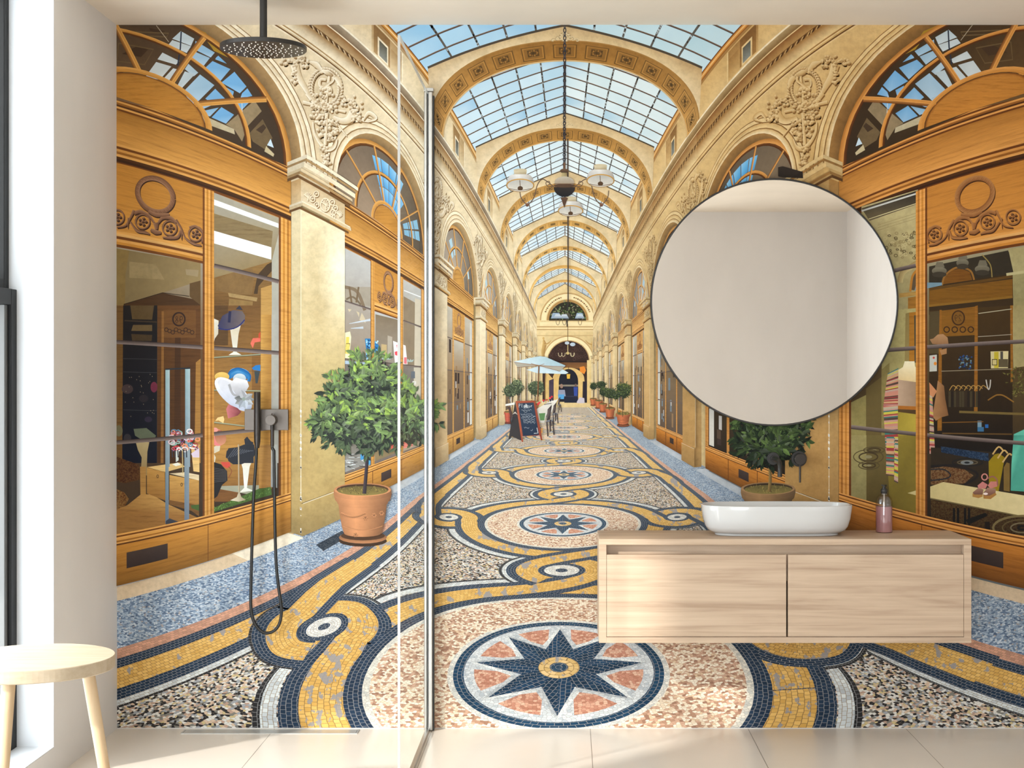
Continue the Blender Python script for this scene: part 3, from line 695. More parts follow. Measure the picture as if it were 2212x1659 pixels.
NAVY, GOLD, WHITE, BLACK = (34, 54, 78), (236, 190, 106), (222, 228, 230), (44, 42, 44)
def paint_floor():
    part('mosaic_floor', MUR, 'printed mosaic floor of stars and interlaced circles')
    V0, V1 = -0.76, 19.0
    cuts = [V0, -0.4, 0, 0.6, 1.2, 2.4, 4.8, 9.0, V1]
    for a, b in zip(cuts, cuts[1:]):
        fgrid(-0.63, 0.63, a, b, (242, 242, 242), 'multi', 0.06, (b - a) / 14); LV[0] -= STEP
        for s in (-1, 1): fgrid(s * 0.76, s * 1.02, a, b, (232, 238, 246), 'blue', 0.05, (b - a) / 14); LV[0] -= STEP
    lv()
    vs = [V0 + (V1 - V0) * (k / 110) ** 2.2 for k in range(111)]
    for s in (-1, 1):                                      # straight borders
        L0 = LV[0]
        for u0, u1, c, m in ((0.585, 0.592, BLACK, 'strip'), (0.592, 0.610, WHITE, 'strip'), (0.61, 0.64, NAVY, 'strip'), (0.64, 0.70, GOLD, 'gold'), (0.70, 0.73, NAVY, 'strip'), (0.73, 0.765, (214, 158, 134), 'strip')):
            lv()
            for a, b in zip(vs, vs[1:]):
                q = [(s * u0, a), (s * u0, b), (s * u1, b), (s * u1, a)]; px = [PF(*p) for p in q]
                face(px, [ftone(c, *p) for p in px], m, [(p[1], p[0]) for p in q])
        if s < 0: LV[0] = L0
    NN = 8
    def arc(cu, cv, r, a0, a1, n=40): return [(cu + r * math.cos(math.radians(a0 + (a1 - a0) * k / n)), cv + r * math.sin(math.radians(a0 + (a1 - a0) * k / n))) for k in range(n + 1)]
    rib = []
    for n in range(NN):
        cv = n * FP
        rib.append(('c', n, arc(0, cv, 0.40, 0, 360, 90)))
    # outlines on the spandrel side, then plain circles
    for kind, n, path in rib:
        fribbon(path, 0.108, BLACK, 'strip', 0.096); fribbon(path, 0.096, WHITE, 'strip', 0.07)
        fribbon(path, -0.108, BLACK, 'strip', -0.096); fribbon(path, -0.096, WHITE, 'strip', -0.07)
    mids = [(0, (n - 0.5) * FP) for n in range(NN + 1)]; sides = [(s * 0.515, n * FP, s) for n in range(NN) for s in (-1, 1)]
    b0 = LV[0]
    for cu, cv in mids: LV[0] = b0; fdisc(cu, cv, 0.196, BLACK, 'strip', 40, 0.185); fdisc(cu, cv, 0.185, WHITE, 'strip', 40, 0.16)
    b0 = LV[0]
    for cu, cv, s in sides: LV[0] = b0; fdisc(cu, cv, 0.185, BLACK, 'strip', 40, 0.174); fdisc(cu, cv, 0.174, WHITE, 'strip', 40, 0.15)
    for n in range(NN):
        fdisc(0, n * FP, 0.468, NAVY, 'strip', 72, 0.435); fdisc(0, n * FP, 0.436, GOLD, 'gold', 72, 0.364)
    for cu, cv in mids: fdisc(cu, cv, 0.170, NAVY, 'strip', 40); fdisc(cu, cv, 0.140, GOLD, 'gold', 40)
    for cu, cv, s in sides: fdisc(cu, cv, 0.155, NAVY, 'strip', 40); fdisc(cu, cv, 0.128, GOLD, 'gold', 40)
    # border ribbons restored where the side roundels overlap them
    for s in (-1, 1):
        for n in range(NN):
            pass
    def twist(path):
        fribbon(path, 0.066, NAVY, 'strip'); fribbon(path, 0.036, GOLD, 'gold')
    for cu, cv in mids:                                    # interlace at the centre roundels
        near = arc(0, cv - FP / 2, 0.40, 152, 116, 14); far = [(-x, 2 * cv - y) for x, y in near]
        loop = arc(cu, cv, 0.106, -36, 62, 18)
        h0, h1 = near[-1], loop[0]; t0, t1 = (0.30 * 0.9, 0.30 * 0.44), (0.26 * 0.59, 0.26 * 0.81)
        her = [tuple((2 * t ** 3 - 3 * t * t + 1) * h0[j] + (t ** 3 - 2 * t * t + t) * t0[j] + (3 * t * t - 2 * t ** 3) * h1[j] + (t ** 3 - t * t) * t1[j] for j in (0, 1)) for t in [q / 12 for q in range(1, 12)]]
        a = near + her + loop
        b = [(2 * cu - x, 2 * cv - y) for x, y in a]
        twist(a); twist(b)
    for cu, cv, s in sides:
        A = arc(0, cv, 0.40, 232, 190, 16) + arc(-0.515, cv, 0.106, -8, 150, 26)
        B = [(-0.67, cv + 0.42), (-0.67, cv + 0.3), (-0.668, cv + 0.2), (-0.655, cv + 0.12)] + arc(-0.515, cv, 0.112, 172, 300, 24)
        if s > 0: A, B = [(-x, 2 * cv - y) for x, y in A], [(-x, 2 * cv - y) for x, y in B]
        twist(A); twist(B)
    for n in range(NN): fdisc(0, n * FP, 0.366, NAVY, 'strip', 72, 0.33)
    b0 = LV[0]
    for cu, cv, r in [(a, b, 1.0) for a, b in mids] + [(a, b, 0.93) for a, b, _ in sides]:
        LV[0] = b0
        fdisc(cu, cv, 0.074 * r, NAVY, 'strip', 36); fdisc(cu, cv, 0.054 * r, (232, 232, 228), 'strip', 36, 0.019 * r); fdisc(cu, cv, 0.019 * r, NAVY, 'strip', 20)
    b0 = LV[0]
    for n in range(NN):
        LV[0] = b0; cv = n * FP
        fdisc(0, cv, 0.336, (250, 244, 232), 'white', 72, 0.322); fdisc(0, cv, 0.324, (252, 246, 240), 'pink', 72)
        fdisc(0, cv, 0.196, (250, 246, 238), 'white', 60, 0.184); fdisc(0, cv, 0.186, (26, 64, 94), 'strip', 72, 0.166); fdisc(0, cv, 0.168, (236, 240, 244), 'white', 60)
        for k in range(8):
            t = PI / 8 + k * PI / 4
            q = [(0.07, 0.0)] + [(0.149, x) for x in (-0.235, -0.12, 0.0, 0.12, 0.235)]
            pts = [(0.062 * math.cos(t), cv + 0.062 * math.sin(t))] + [(0.15 * math.cos(t + a), cv + 0.15 * math.sin(t + a)) for _, a in q[1:]]
            fpoly(pts, (252, 244, 240), 'rose', k == 0)
        def star(r1, r2): return [((r1 if k % 2 == 0 else r2) * math.cos(k * PI / 8), cv + (r1 if k % 2 == 0 else r2) * math.sin(k * PI / 8)) for k in range(16)]
        lv(); S1, S2 = star(0.163, 0.088), star(0.150, 0.070)
        for S_, c, m in ((S1, (238, 242, 246), 'white'), (S2, (24, 58, 88), 'strip')):
            lv()
            for k in range(16):
                q = [(0, cv), S_[k], S_[(k + 1) % 16]]; px = [PF(*p) for p in q]
                face(px, [ftone(mul(c, 0.92 if k % 2 else 1.06), *p) for p in px], m, [(p[0] * math.cos(k * .39) + p[1] * math.sin(k * .39), p[1] * math.cos(k * .39) - p[0] * math.sin(k * .39)) for p in q])
        fdisc(0, cv, 0.037, (236, 202, 140), 'gold', 28); fdisc(0, cv, 0.0165, (42, 74, 100), 'strip', 20)
    # stone threshold strip in front of the shop fronts, and the dark inset
    for s in (-1, 1):
        L0 = LV[0]
        for i in range(3):
            c = CB[i]; za, zb = max(0.05, c - 0.5), c + 0.48
            for k, (a, b, cl) in enumerate(((za, c + 0.24, (222, 198, 166)), (c + 0.24, zb, (246, 234, 212)))):
                wrf(s, 0.915, 1.0, a, b, cl if i < 1 else (190, 196, 204))
        if s < 0: LV[0] = L0
    wrf(-1, 1.0, 0.992, 0.05, 0.66, (168, 180, 194), 'plain'); wrf(1, 1.0, 0.985, 0.05, 2.1, (120, 128, 130), 'plain')
    q = [PF(-0.83, 0.42), PF(-0.83, 0.66), PF(-0.885, 0.70), PF(-0.885, 0.46)]
    lv(); face(q, (96, 100, 106), 'blue', [(-0.83, 0.42), (-0.83, 0.66), (-0.885, 0.70), (-0.885, 0.46)])
def wrf(s, Xa, Xb, Za, Zb, col, mat='stone'):
    n = max(2, int((Zb - Za) / 0.08)); lv()
    for k in range(n):
        a, b = Za + (Zb - Za) * k / n, Za + (Zb - Za) * (k + 1) / n
        face([P(s * Xa, YF, a), P(s * Xa, YF, b), P(s * Xb, YF, b), P(s * Xb, YF, a)], col, mat)

# ------------------------------------------------------------------ the print: far end
def end_wall():
    part('end_wall', MUR, 'printed end wall with arched lunette and dark doorway')
    st, hi, sh = (232, 206, 154), (246, 226, 178), (192, 156, 104)
    quad((1120, 600), (1320, 600), (1320, 880), (1120, 880), ((236, 212, 162), (226, 196, 140), (214, 186, 132), (226, 202, 150)), 'stone', 8)
    def semi(cx, cy, r, n=24): return [(cx + r * math.cos(PI * k / n), cy - r * math.sin(PI * k / n)) for k in range(n + 1)]
    for r, c in ((60, sh), (57, hi), (47, st), (45, (176, 136, 80))):
        poly(semi(1226, 692, r), c)
    for k in range(30):
        t = PI * (0.12 + 0.76 * k / 29)
        if abs(t - PI / 2) > 0.25: ell(1226 + 51 * math.cos(t), 692 - 51 * math.sin(t), 2.2, 1.6, (120, 88, 50) if k % 2 else (176, 140, 88), n=6)
    poly(semi(1226, 692, 40), (44, 40, 28)); rg = random.Random(9)
    base = LV[0]
    for _ in range(170):
        t = rg.uniform(0.05, PI - 0.05); r = 38 * math.sqrt(rg.random()); LV[0] = base + STEP * (1 + _ % 4)
        leaf(1226 + r * math.cos(t), 690 - r * math.sin(t), rg.uniform(3, 7), 1.2, rg.uniform(0, 6.28), rg.choice([(58, 76, 36), (96, 120, 60), (34, 44, 24), (130, 150, 96), (150, 140, 110)]))
    LV[0] = base + STEP * 6
    for x, w in ((1201, 22), (1252, 20)): poly([(x - w / 2, 688), (x - w / 2 + 4, 676), (x + w / 2 - 4, 676), (x + w / 2, 688)], ((150, 170, 190)))
    line((1186, 692), (1266, 692), 2, (90, 70, 40))
    quad((1166, 696), (1292, 696), (1292, 716), (1166, 716), (hi, st)); line((1160, 706), (1296, 706), 2.4, sh); line((1160, 712), (1296, 712), 1.4, (168, 124, 66)); line((1160, 725), (1296, 725), 1.2, sh)
    for r, c in ((56, sh), (53.5, hi), (46, sh), (44, (52, 32, 26))):
        n = 24; poly([(1228 + r * math.cos(PI * k / n), 780 - r * 0.98 * math.sin(PI * k / n)) for k in range(n + 1)] , c)
    for sg in (-1, 1):                                     # carved figures beside the arch
        x = 1228 + sg * 54
        for q, w in (([(x, 734), (x - 2 * sg, 745), (x + sg, 760), (x, 776)], [3, 9, 8, 5]), ([(x - sg, 744), (x - 10 * sg, 742), (x - 17 * sg, 735)], [3, 3, 1])): stroke(curve(q, 4), [np.interp(k / (4 * (len(q) - 1)), np.linspace(0, 1, len(w)), w) for k in range(4 * (len(q) - 1) + 1)], ((214, 178, 112), (166, 124, 68)))
        ell(x, 731, 2.4, 3, (206, 168, 104), n=8)
    poly([(1172, 780), (1280, 780), (1280, 868), (1172, 868)], (58, 40, 32)); line((1170, 781), (1284, 781), 2.5, (38, 22, 20))
    base = LV[0]
    for _ in range(60):
        LV[0] = base + STEP * (_ % 3); t = rg.uniform(0.1, PI - 0.1); r = rg.uniform(10, 42); ring(1228 + r * math.cos(t), 778 - r * 0.9 * math.sin(t), 3, 3, 0.8, (78, 52, 44), n=8)
    LV[0] = base + STEP * 4
    quad((1172, 783), (1268, 783), (1268, 796), (1172, 796), ((110, 72, 40), (140, 96, 52)))
    poly([(1178, 800)] + [(1228 + 34 * math.cos(PI - PI * k / 16), 818 - 24 * math.sin(PI * k / 16)) for k in range(17)] + [(1268, 868), (1178, 868)], (224, 188, 120), 'stone')
    poly([(1207, 868), (1207, 824)] + [(1228 + 21 * math.cos(PI - PI * k / 14), 824 - 27 * math.sin(PI * k / 14)) for k in range(15)] + [(1249, 868)], (26, 26, 38))
    poly([(1186, 868), (1186, 822), (1196, 818), (1196, 868)], (70, 58, 74))
    quad((1207, 831), (1249, 831), (1249, 835), (1207, 835), ((150, 140, 120), (120, 110, 96)))
    poly([(1219, 836), (1249, 836), (1249, 870), (1219, 870)], (30, 32, 50)); line((1219, 856), (1249, 856), 0.8, (70, 72, 90))
    poly([(1259, 824), (1268, 824), (1268, 870), (1258, 870)], (38, 30, 40))
    poly([(1252, 793), (1262, 791), (1266, 800), (1262, 808), (1253, 803)], (232, 140, 50))
    quad((1268, 778), (1296, 778), (1296, 872), (1268, 872), ((238, 212, 152), (216, 180, 116)), 'stone')
    # blurred passers-by
    part('person', MUR, 'blurred person in a pale shirt at the far doorway'); ell(1213, 834, 3.4, 5, (150, 120, 104), n=10); poly([(1206, 842), (1220, 842), (1222, 856), (1205, 856)], (146, 150, 172)); poly([(1206, 852), (1219, 852), (1218, 862), (1206, 862)], (86, 160, 214))
    part('person', MUR, 'blurred person in a blue top beside the far doorway'); ell(1243.5, 832, 2.4, 3.4, (110, 86, 80), n=10); poly([(1239, 836), (1248, 836), (1247, 855), (1240, 855)], (52, 74, 150)); poly([(1246, 868), (1252, 858), (1262, 860), (1263, 871), (1246, 871)], (206, 196, 206))
# ------------------------------------------------------------------ the print: things in the shop windows
def Q(ox, oy, k): return lambda *p: [(ox + p[i] / k, oy + p[i + 1] / k) for i in range(0, len(p), 2)]
def left_display(PT):
    q3, q4, q5 = Q(250, 340, 4.88), Q(250, 660, 4.88), Q(250, 960, 5.0275)
    # centre pane: reflections above, dark shop behind
    poly(q3(10, 960, 900, 1110, 900, 1300, 500, 1430, 80, 1560, 10, 1600), lambda x, y: mix((128, 110, 74), (150, 128, 86), (x - 250) / 190), 'plain')
    poly(q3(10, 960, 150, 985, 110, 1230, 100, 1659, 10, 1659), (136, 112, 64), 'stone')
    poly(q3(150, 1100, 430, 1130, 520, 1290, 150, 1270), (152, 132, 92), 'stone'); poly(q3(740, 1180, 880, 1190, 870, 1260, 750, 1240), (160, 142, 108))
    poly(q3(90, 1550, 500, 1430, 900, 1510, 900, 1659, 90, 1659), (74, 48, 22), 'wood'); stroke(q3(90, 1550, 500, 1428, 780, 1465), 1.6, (44, 30, 18)); poly(q3(785, 1330, 900, 1300, 900, 1560, 785, 1470), (96, 72, 40))
    poly(q4(10, 0, 90, 0, 75, 1659, 10, 1659), (112, 80, 38), 'wood')
    poly(q4(85, 0, 445, 0, 440, 1659, 75, 1659), lambda x, y: mix((30, 24, 22), (10, 16, 34), (y - 660) / 340), 'plain')
    poly(q4(160, 0, 410, 0, 390, 150, 180, 145), (92, 72, 42), 'stone'); line(*q4(100, 160, 440, 175), 2.5, (66, 52, 36)); poly(q4(190, 205, 390, 205, 390, 270, 170, 268), (104, 84, 52), 'stone'); poly(q4(170, 300, 390, 310, 385, 375, 180, 370), (74, 58, 36), 'stone')
    poly(q4(445, 0, 900, 0, 900, 1659, 445, 1659), lambda x, y: mix((100, 64, 28), (74, 44, 18), (y - 660) / 340), 'wood')
    poly(q4(505, 45, 850, 45, 850, 340, 505, 340), (112, 74, 34), 'wood'); ring(*q4(672, 145)[0], 13, 14, 3.4, (46, 28, 20))
    for k in range(9): ring(*q4(540 + k * 34, 255 + (k % 3) * 14)[0], 4, 4, 1.6, (52, 32, 20), n=10)
    txt('98', *q4(672, 150)[0], 15, (40, 26, 20), flip=True)
    poly(q4(490, 60, 515, 60, 510, 1659, 480, 1659), (138, 96, 46), 'wood'); poly(q4(630, 340, 690, 340, 690, 1659, 620, 1659), (70, 42, 18), 'wood'); poly(q4(850, 600, 900, 560, 900, 1659, 835, 1659), (168, 122, 60), 'wood')
    for a in (700, 1100, 560): line(*q4(85, a, 440, a + 8), 0.8, (70, 72, 74))
    for cx, cy, rx, ry, c in ((130, 880, 60, 50, (66, 52, 52)), (410, 860, 36, 56, (110, 40, 62)), (300, 980, 50, 40, (40, 34, 40)), (350, 1200, 40, 30, (48, 40, 60)), (40, 1320, 40, 60, (110, 104, 74)), (130, 1400, 40, 50, (52, 48, 52))): ell(*q4(cx, cy)[0], rx / 4.88, ry / 4.88, c)
    rg = random.Random(4)
    for _ in range(26): 
        x, y = q4(rg.uniform(90, 430), rg.uniform(700, 1200))[0]; face([(x, y), (x + 1.2, y), (x + 1, y + 2), (x, y + 1.6)], (150, 136, 110))
    part('display_head', PT, 'pale head stand with a grey green hat'); poly(q4(215, 1430, 360, 1440, 340, 1540, 335, 1680, 345, 1790, 270, 1790, 280, 1600, 240, 1520), lambda x, y: mix((190, 172, 128), (150, 128, 86), (y - 940) / 80)); poly(q4(195, 1300, 330, 1290, 430, 1370, 410, 1430, 290, 1420, 210, 1370), (96, 104, 84))
    CUR[0] = PT
    poly(q5(10, 130, 260, 220, 270, 380, 110, 420, 10, 400), (96, 66, 36), 'pink'); poly(q5(10, 700, 130, 660, 280, 540, 400, 540, 560, 640, 910, 800, 920, 812, 15, 1015), lambda x, y: mix((196, 152, 86), (150, 106, 54), sm((abs(x - 340)) / 110)), 'wood')
    poly(q5(10, 480, 100, 520, 150, 590, 110, 660, 10, 710), (136, 104, 58), 'pink')
    poly(q5(270, 240, 335, 240, 335, 540, 275, 540), (176, 132, 70), 'wood'); poly(q5(345, 250, 540, 300, 545, 610, 345, 530), lambda x, y: mix((196, 148, 76), (150, 106, 50), (y - 1010) / 70), 'wood'); poly(q5(345, 245, 700, 195, 760, 240, 545, 300), (226, 190, 124), 'wood')
    poly(q5(590, 330, 910, 390, 910, 690, 590, 630), lambda x, y: mix((206, 160, 88), (158, 112, 56), (y - 1030) / 70), 'wood'); poly(q5(590, 315, 760, 300, 910, 330, 910, 390), (232, 214, 176), 'wood'); poly(q5(580, 600, 910, 660, 910, 780, 830, 720, 590, 650), (120, 84, 44), 'wood')
    for x, y in ((462, 345), (722, 435)): ring(*q5(x, y)[0], 1.8, 3.4, 1.2, (60, 44, 30), n=10)
    poly(q5(820, 0, 915, 0, 915, 300, 850, 290), (232, 196, 130), 'wood'); poly(q5(820, 660, 910, 650, 910, 720, 830, 690), (70, 96, 46))
    part('display_stand', PT, 'pale blue metal display stand')
    for a, b in ((530, 575), (738, 790)): quad(*q4(a, 670, b, 668, b, 1700, a, 1700), ((150, 184, 192), (186, 208, 212), (140, 158, 170), (120, 140, 156)), 'plain', 3)
    quad(*q5(545, 0, 582, 0, 582, 810, 545, 860), ((130, 154, 166), (152, 170, 178), (108, 124, 142), (96, 112, 130)), 'plain', 3); quad(*q5(752, 0, 803, 0, 803, 840, 752, 850), ((134, 156, 168), (160, 176, 184), (112, 126, 144), (104, 118, 136)), 'plain', 3)
    line(*q4(528, 672, 790, 660), 3.2, (40, 46, 52)); poly(q5(550, 830, 590, 800, 720, 850, 700, 860, 550, 890), (58, 62, 74))
    part('hair_band', PT, 'cluster of bright hair bands on a white stand'); rg = random.Random(2); base = LV[0]
    for k in range(44):
        LV[0] = base + STEP * (k % 7); x, y = q4(rg.uniform(590, 870), rg.uniform(1320, 1520))[0]
        ring(x, y, rg.uniform(3, 7), rg.uniform(2.5, 5), rg.uniform(1.6, 3), rg.choice([(206, 120, 130), (230, 200, 210), (150, 190, 180), (160, 60, 70), (110, 70, 130), (236, 150, 110), (90, 130, 160), (250, 240, 240), (220, 60, 70)]), n=10)
    LV[0] = base + STEP * 8
    poly(q4(640, 1530, 672, 1530, 668, 1630, 640, 1650), (214, 222, 216)); poly(q5(620, 215, 680, 195, 715, 220, 660, 235), (236, 238, 226)); line(*q5(730, 60, 735, 310), 2.2, (190, 170, 120)); poly(q4(800, 1560, 886, 1500, 888, 1600, 820, 1600), (222, 206, 226))
    for k in range(6): line(*q4(600 + k * 30, 1520, 604 + k * 30, 1600), 2.4, (60, 60, 70))
    CUR[0] = PT
    # right-hand pane
    poly(q3(1030, 370, 1725, 640, 1725, 780, 1650, 1090, 1300, 1200, 1030, 1270), lambda x, y: mix((176, 172, 158), (150, 130, 92), sm((y - 430) / 140)), 'plain')
    poly(q3(1030, 590, 1660, 780, 1645, 950, 1030, 770), (140, 120, 84), 'wood')
    for a in (q3(1030, 440, 1720, 700, 1720, 745, 1030, 500), q3(1030, 772, 1645, 950, 1645, 1080, 1030, 905)): quad(*a, ((246, 250, 250), (250, 252, 252), (232, 240, 244), (255, 255, 255)), 'plain', 3)
    poly(q3(1030, 1275, 1290, 1200, 1650, 1095, 1650, 1659, 1030, 1659), lambda x, y: mix((146, 112, 62), (104, 72, 34), (y - 570) / 110), 'wood')
    poly(q3(1060, 1290, 1240, 1215, 1440, 1170, 1470, 1230, 1440, 1450, 1230, 1440, 1180, 1430, 1060, 1400), (134, 104, 62), 'stone'); poly(q3(1460, 1440, 1500, 1240, 1600, 1130, 1650, 1105, 1650, 1200, 1560, 1300, 1510, 1360, 1500, 1440), (72, 54, 34)); poly(q3(1190, 1430, 1500, 1480, 1490, 1520, 1200, 1470), (168, 140, 92), 'stone'); poly(q3(1200, 1490, 1450, 1520, 1440, 1659, 1190, 1659), (146, 116, 68), 'stone')
    poly(q4(1025, 0, 1535, 0, 1535, 1659, 1010, 1659), lambda x, y: mix((116, 82, 42), (186, 138, 70), sm((y - 680) / 260)), 'wood'); poly(q4(1025, 0, 1190, 0, 1190, 420, 1025, 420), (92, 66, 36), 'wood'); poly(q4(1440, 270, 1535, 260, 1535, 900, 1440, 900), (132, 92, 44), 'wood')
    quad(*q4(1535, 0, 1650, 0, 1645, 1659, 1530, 1659), ((206, 160, 84), (170, 124, 58), (176, 126, 58), (196, 146, 70)), 'wood', 4); quad(*q4(1648, 0, 1725, 0, 1720, 1659, 1643, 1659), ((178, 176, 166), (166, 166, 158), (172, 170, 160), (160, 156, 146)), 'plain', 3); quad(*q3(1650, 1090, 1725, 800, 1725, 1659, 1648, 1659), ((176, 174, 160), (186, 182, 164), (168, 166, 156), (172, 170, 160)), 'plain', 3); poly(q3(1535, 1380, 1650, 1345, 1650, 1659, 1535, 1659), (190, 148, 82), 'wood')
    poly(q5(1040, 0, 1700, 0, 1700, 480, 1560, 480, 1140, 560, 1040, 640), lambda x, y: mix((190, 142, 72), (128, 88, 42), sm((y - 960) / 110)), 'wood'); quad(*q5(1560, 0, 1700, 0, 1700, 470, 1560, 470), ((184, 138, 74), (150, 108, 56), (150, 106, 54), (178, 130, 66)), 'wood', 3); quad(*q5(1692, 0, 1760, 0, 1758, 470, 1690, 460), ((170, 170, 164), (180, 180, 174), (150, 156, 156), (140, 146, 148)), 'plain', 2)
    poly(q5(1150, 450, 1560, 440, 1560, 560, 1120, 480), (160, 160, 140)); poly(q5(1120, 480, 1330, 520, 1340, 620, 1080, 620), (120, 80, 40), 'wood')
    for a in (q4(1030, 548, 1530, 515), q4(1020, 890, 1530, 900), q4(1010, 1225, 1375, 1270)): line(*a, 2.0, (150, 164, 140)); line((a[0][0], a[0][1] + 2), (a[1][0], a[1][1] + 2), 0.9, (70, 76, 60))
    poly(q5(1040, 700, 1300, 590, 1560, 480, 1690, 460, 1700, 545, 1500, 600, 1300, 660, 1040, 740), (70, 98, 42)); base = LV[0]
    for k in range(160):
        LV[0] = base + STEP * (1 + k % 3); t = rg.random(); x, y = q5(1045 + 640 * t, 700 - 225 * t + rg.uniform(-10, 55))[0]; leaf(x, y, rg.uniform(2, 5), 0.7, rg.uniform(-2.4, -0.7), rg.choice([(98, 130, 60), (56, 80, 34), (120, 150, 76)]))
    LV[0] = base + STEP * 5
    def stand(*p): part('display_head', PT, 'white head stand'); poly(p[0], lambda x, y: mix((214, 204, 180), (240, 244, 240), 0.5 + 0.5 * math.sin(y * 0.05)))
    stand(q4(1200, 180, 1330, 180, 1310, 260, 1300, 300, 1280, 490, 1330, 520, 1195, 522, 1245, 490, 1215, 270)); stand(q4(1022, 130, 1090, 160, 1085, 300, 1050, 350, 1030, 430, 1022, 430)); stand(q4(1010, 1500, 1110, 1460, 1100, 1530, 1040, 1560, 1060, 1600, 1050, 1650, 1010, 1650)); stand(q5(1370, 210, 1490, 170, 1460, 240, 1430, 470, 1500, 500, 1350, 520, 1400, 470, 1385, 260))
    def hat(lbl, fn): part('hat', PT, lbl); fn()
    def h1(): 
        poly(q4(1080, 215, 1130, 110, 1240, 50, 1340, 60, 1370, 110, 1360, 190, 1250, 250, 1110, 260), lambda x, y: mix((52, 54, 92), (112, 100, 96), (x - 470) / 62)); stroke(curve(q4(1085, 240, 1180, 255, 1290, 225, 1365, 150), 5), 2.4, (36, 44, 110)); poly(q4(1270, 40, 1310, 0, 1345, 50), (52, 52, 66)); stroke(q4(1210, 60, 1200, 180), 6, (40, 42, 76))
    hat('navy net hat on a white stand', h1)
    def h2(): ell(*q4(1310, 720)[0], 23, 13, ((112, 178, 226), (20, 96, 160)), rot=0.15); ell(*q4(1310, 770)[0], 14, 11, ((210, 224, 230), (160, 176, 190))); stroke(curve(q4(1215, 770, 1210, 710, 1300, 670, 1410, 730, 1405, 800), 5), 7, ((40, 130, 196), (16, 84, 146)))
    hat('blue turban hat', h2)
    def h3(): ell(*q4(1125, 750)[0], 16, 10, ((240, 200, 110), (206, 168, 80)))
    hat('yellow feather hat', h3)
    def h4():
        ell(*q4(1245, 935)[0], 50, 22, ((236, 238, 246), (196, 204, 224)), rot=0.72, n=28); ell(*q4(1235, 915)[0], 40, 14, ((222, 224, 234), (204, 210, 226)), rot=0.72); poly(q4(1195, 830, 1270, 760, 1390, 790, 1410, 850, 1380, 900, 1290, 960), lambda x, y: mix((246, 246, 250), (178, 178, 186), sm((y - 812) / 40))); stroke(curve(q4(1200, 830, 1240, 930, 1310, 960), 5), 5, (168, 168, 172))
        for a, c in ((0, (150, 152, 150)), (0.5, (196, 200, 204)), (2.7, (160, 162, 160)), (3.3, (130, 132, 132)), (1.4, (206, 214, 226)), (-0.6, (178, 182, 186)), (4.4, (190, 192, 198)), (2.1, (176, 184, 196))): leaf(*q4(1360, 990)[0], 22, 7, a, c)
        ell(*q4(1355, 985)[0], 4, 4, (150, 164, 156))
    hat('large pale grey hat with a pleated bow', h4)
    hat('pink pleated hat on a glass shelf', lambda: poly(q4(1170, 1090, 1195, 1040, 1290, 1080, 1330, 1120, 1290, 1160, 1190, 1190), lambda x, y: mix((206, 120, 124), (120, 56, 60), sm((x - 490) / 30))))
    hat('orange red hat at the pane edge', lambda: (poly(q4(1425, 400, 1450, 345, 1530, 340, 1530, 380, 1470, 390, 1450, 450), (226, 110, 90)), poly(q4(1510, 300, 1530, 275, 1530, 345, 1510, 345), (200, 80, 50))))
    hat('small blue hat at the pane edge', lambda: (poly(q4(1440, 660, 1480, 630, 1530, 625, 1530, 690, 1460, 680), (40, 120, 190)), poly(q4(1465, 690, 1525, 690, 1500, 820, 1480, 820), (60, 70, 74))))
    hat('pale orange flower hair piece', lambda: poly(q4(1055, 1215, 1080, 1180, 1140, 1165, 1150, 1200, 1140, 1240, 1090, 1210), (246, 206, 140)))
    hat('pink hat on a white head', lambda: (ell(*q4(1075, 1390)[0], 17, 19, ((236, 140, 130), (226, 130, 130)), rot=-0.6), ell(*q4(1110, 1390)[0], 12, 16, ((150, 90, 60), (214, 150, 120)), rot=-0.3), ell(*q4(1050, 1310)[0], 7, 5, (236, 160, 150))))
    def h5():
        poly(q4(1165, 1600, 1175, 1530, 1250, 1500, 1370, 1480, 1360, 1410, 1390, 1380, 1430, 1430, 1455, 1440, 1460, 1659, 1250, 1659), (44, 46, 54)); poly(q5(1205, 100, 1230, 40, 1320, 30, 1400, 0, 1510, 0, 1520, 110, 1480, 170, 1370, 215, 1280, 215, 1230, 180), (42, 44, 52))
        for k in range(10): stroke(q5(1220 + k * 28, 150 - k * 9, 1300 + k * 22, 40 + k * 3), 1.6, (84, 88, 98))
    hat('black organza hat on a white head', h5)
    def h6():
        poly(q5(1040, 230, 1070, 190, 1150, 215, 1215, 290, 1220, 390, 1160, 440, 1110, 560, 1060, 600, 1040, 560), (34, 32, 34))
        for k in range(9): stroke(q5(1045, 250 + k * 20, 1210, 280 + k * 14), 1.2, (78, 76, 78))
    hat('black pleated hat in the front corner', h6)
    hat('red flower hair piece', lambda: (poly(q5(1145, 190, 1240, 190, 1255, 230, 1220, 260, 1170, 235), (206, 80, 66)), stroke(curve(q5(1230, 240, 1265, 290, 1230, 360), 5), 1.4, (130, 70, 50))))
    part('display_stand', PT, 'slim brass stand on artificial grass'); line(*q5(1340, 0, 1345, 540), 3, ((206, 190, 160), (130, 110, 80))); poly(q5(1250, 605, 1320, 570, 1338, 520, 1352, 520, 1370, 570, 1420, 600, 1340, 620), lambda x, y: mix((226, 214, 190), (150, 136, 106), (x - 500) / 34))
    CUR[0] = PT
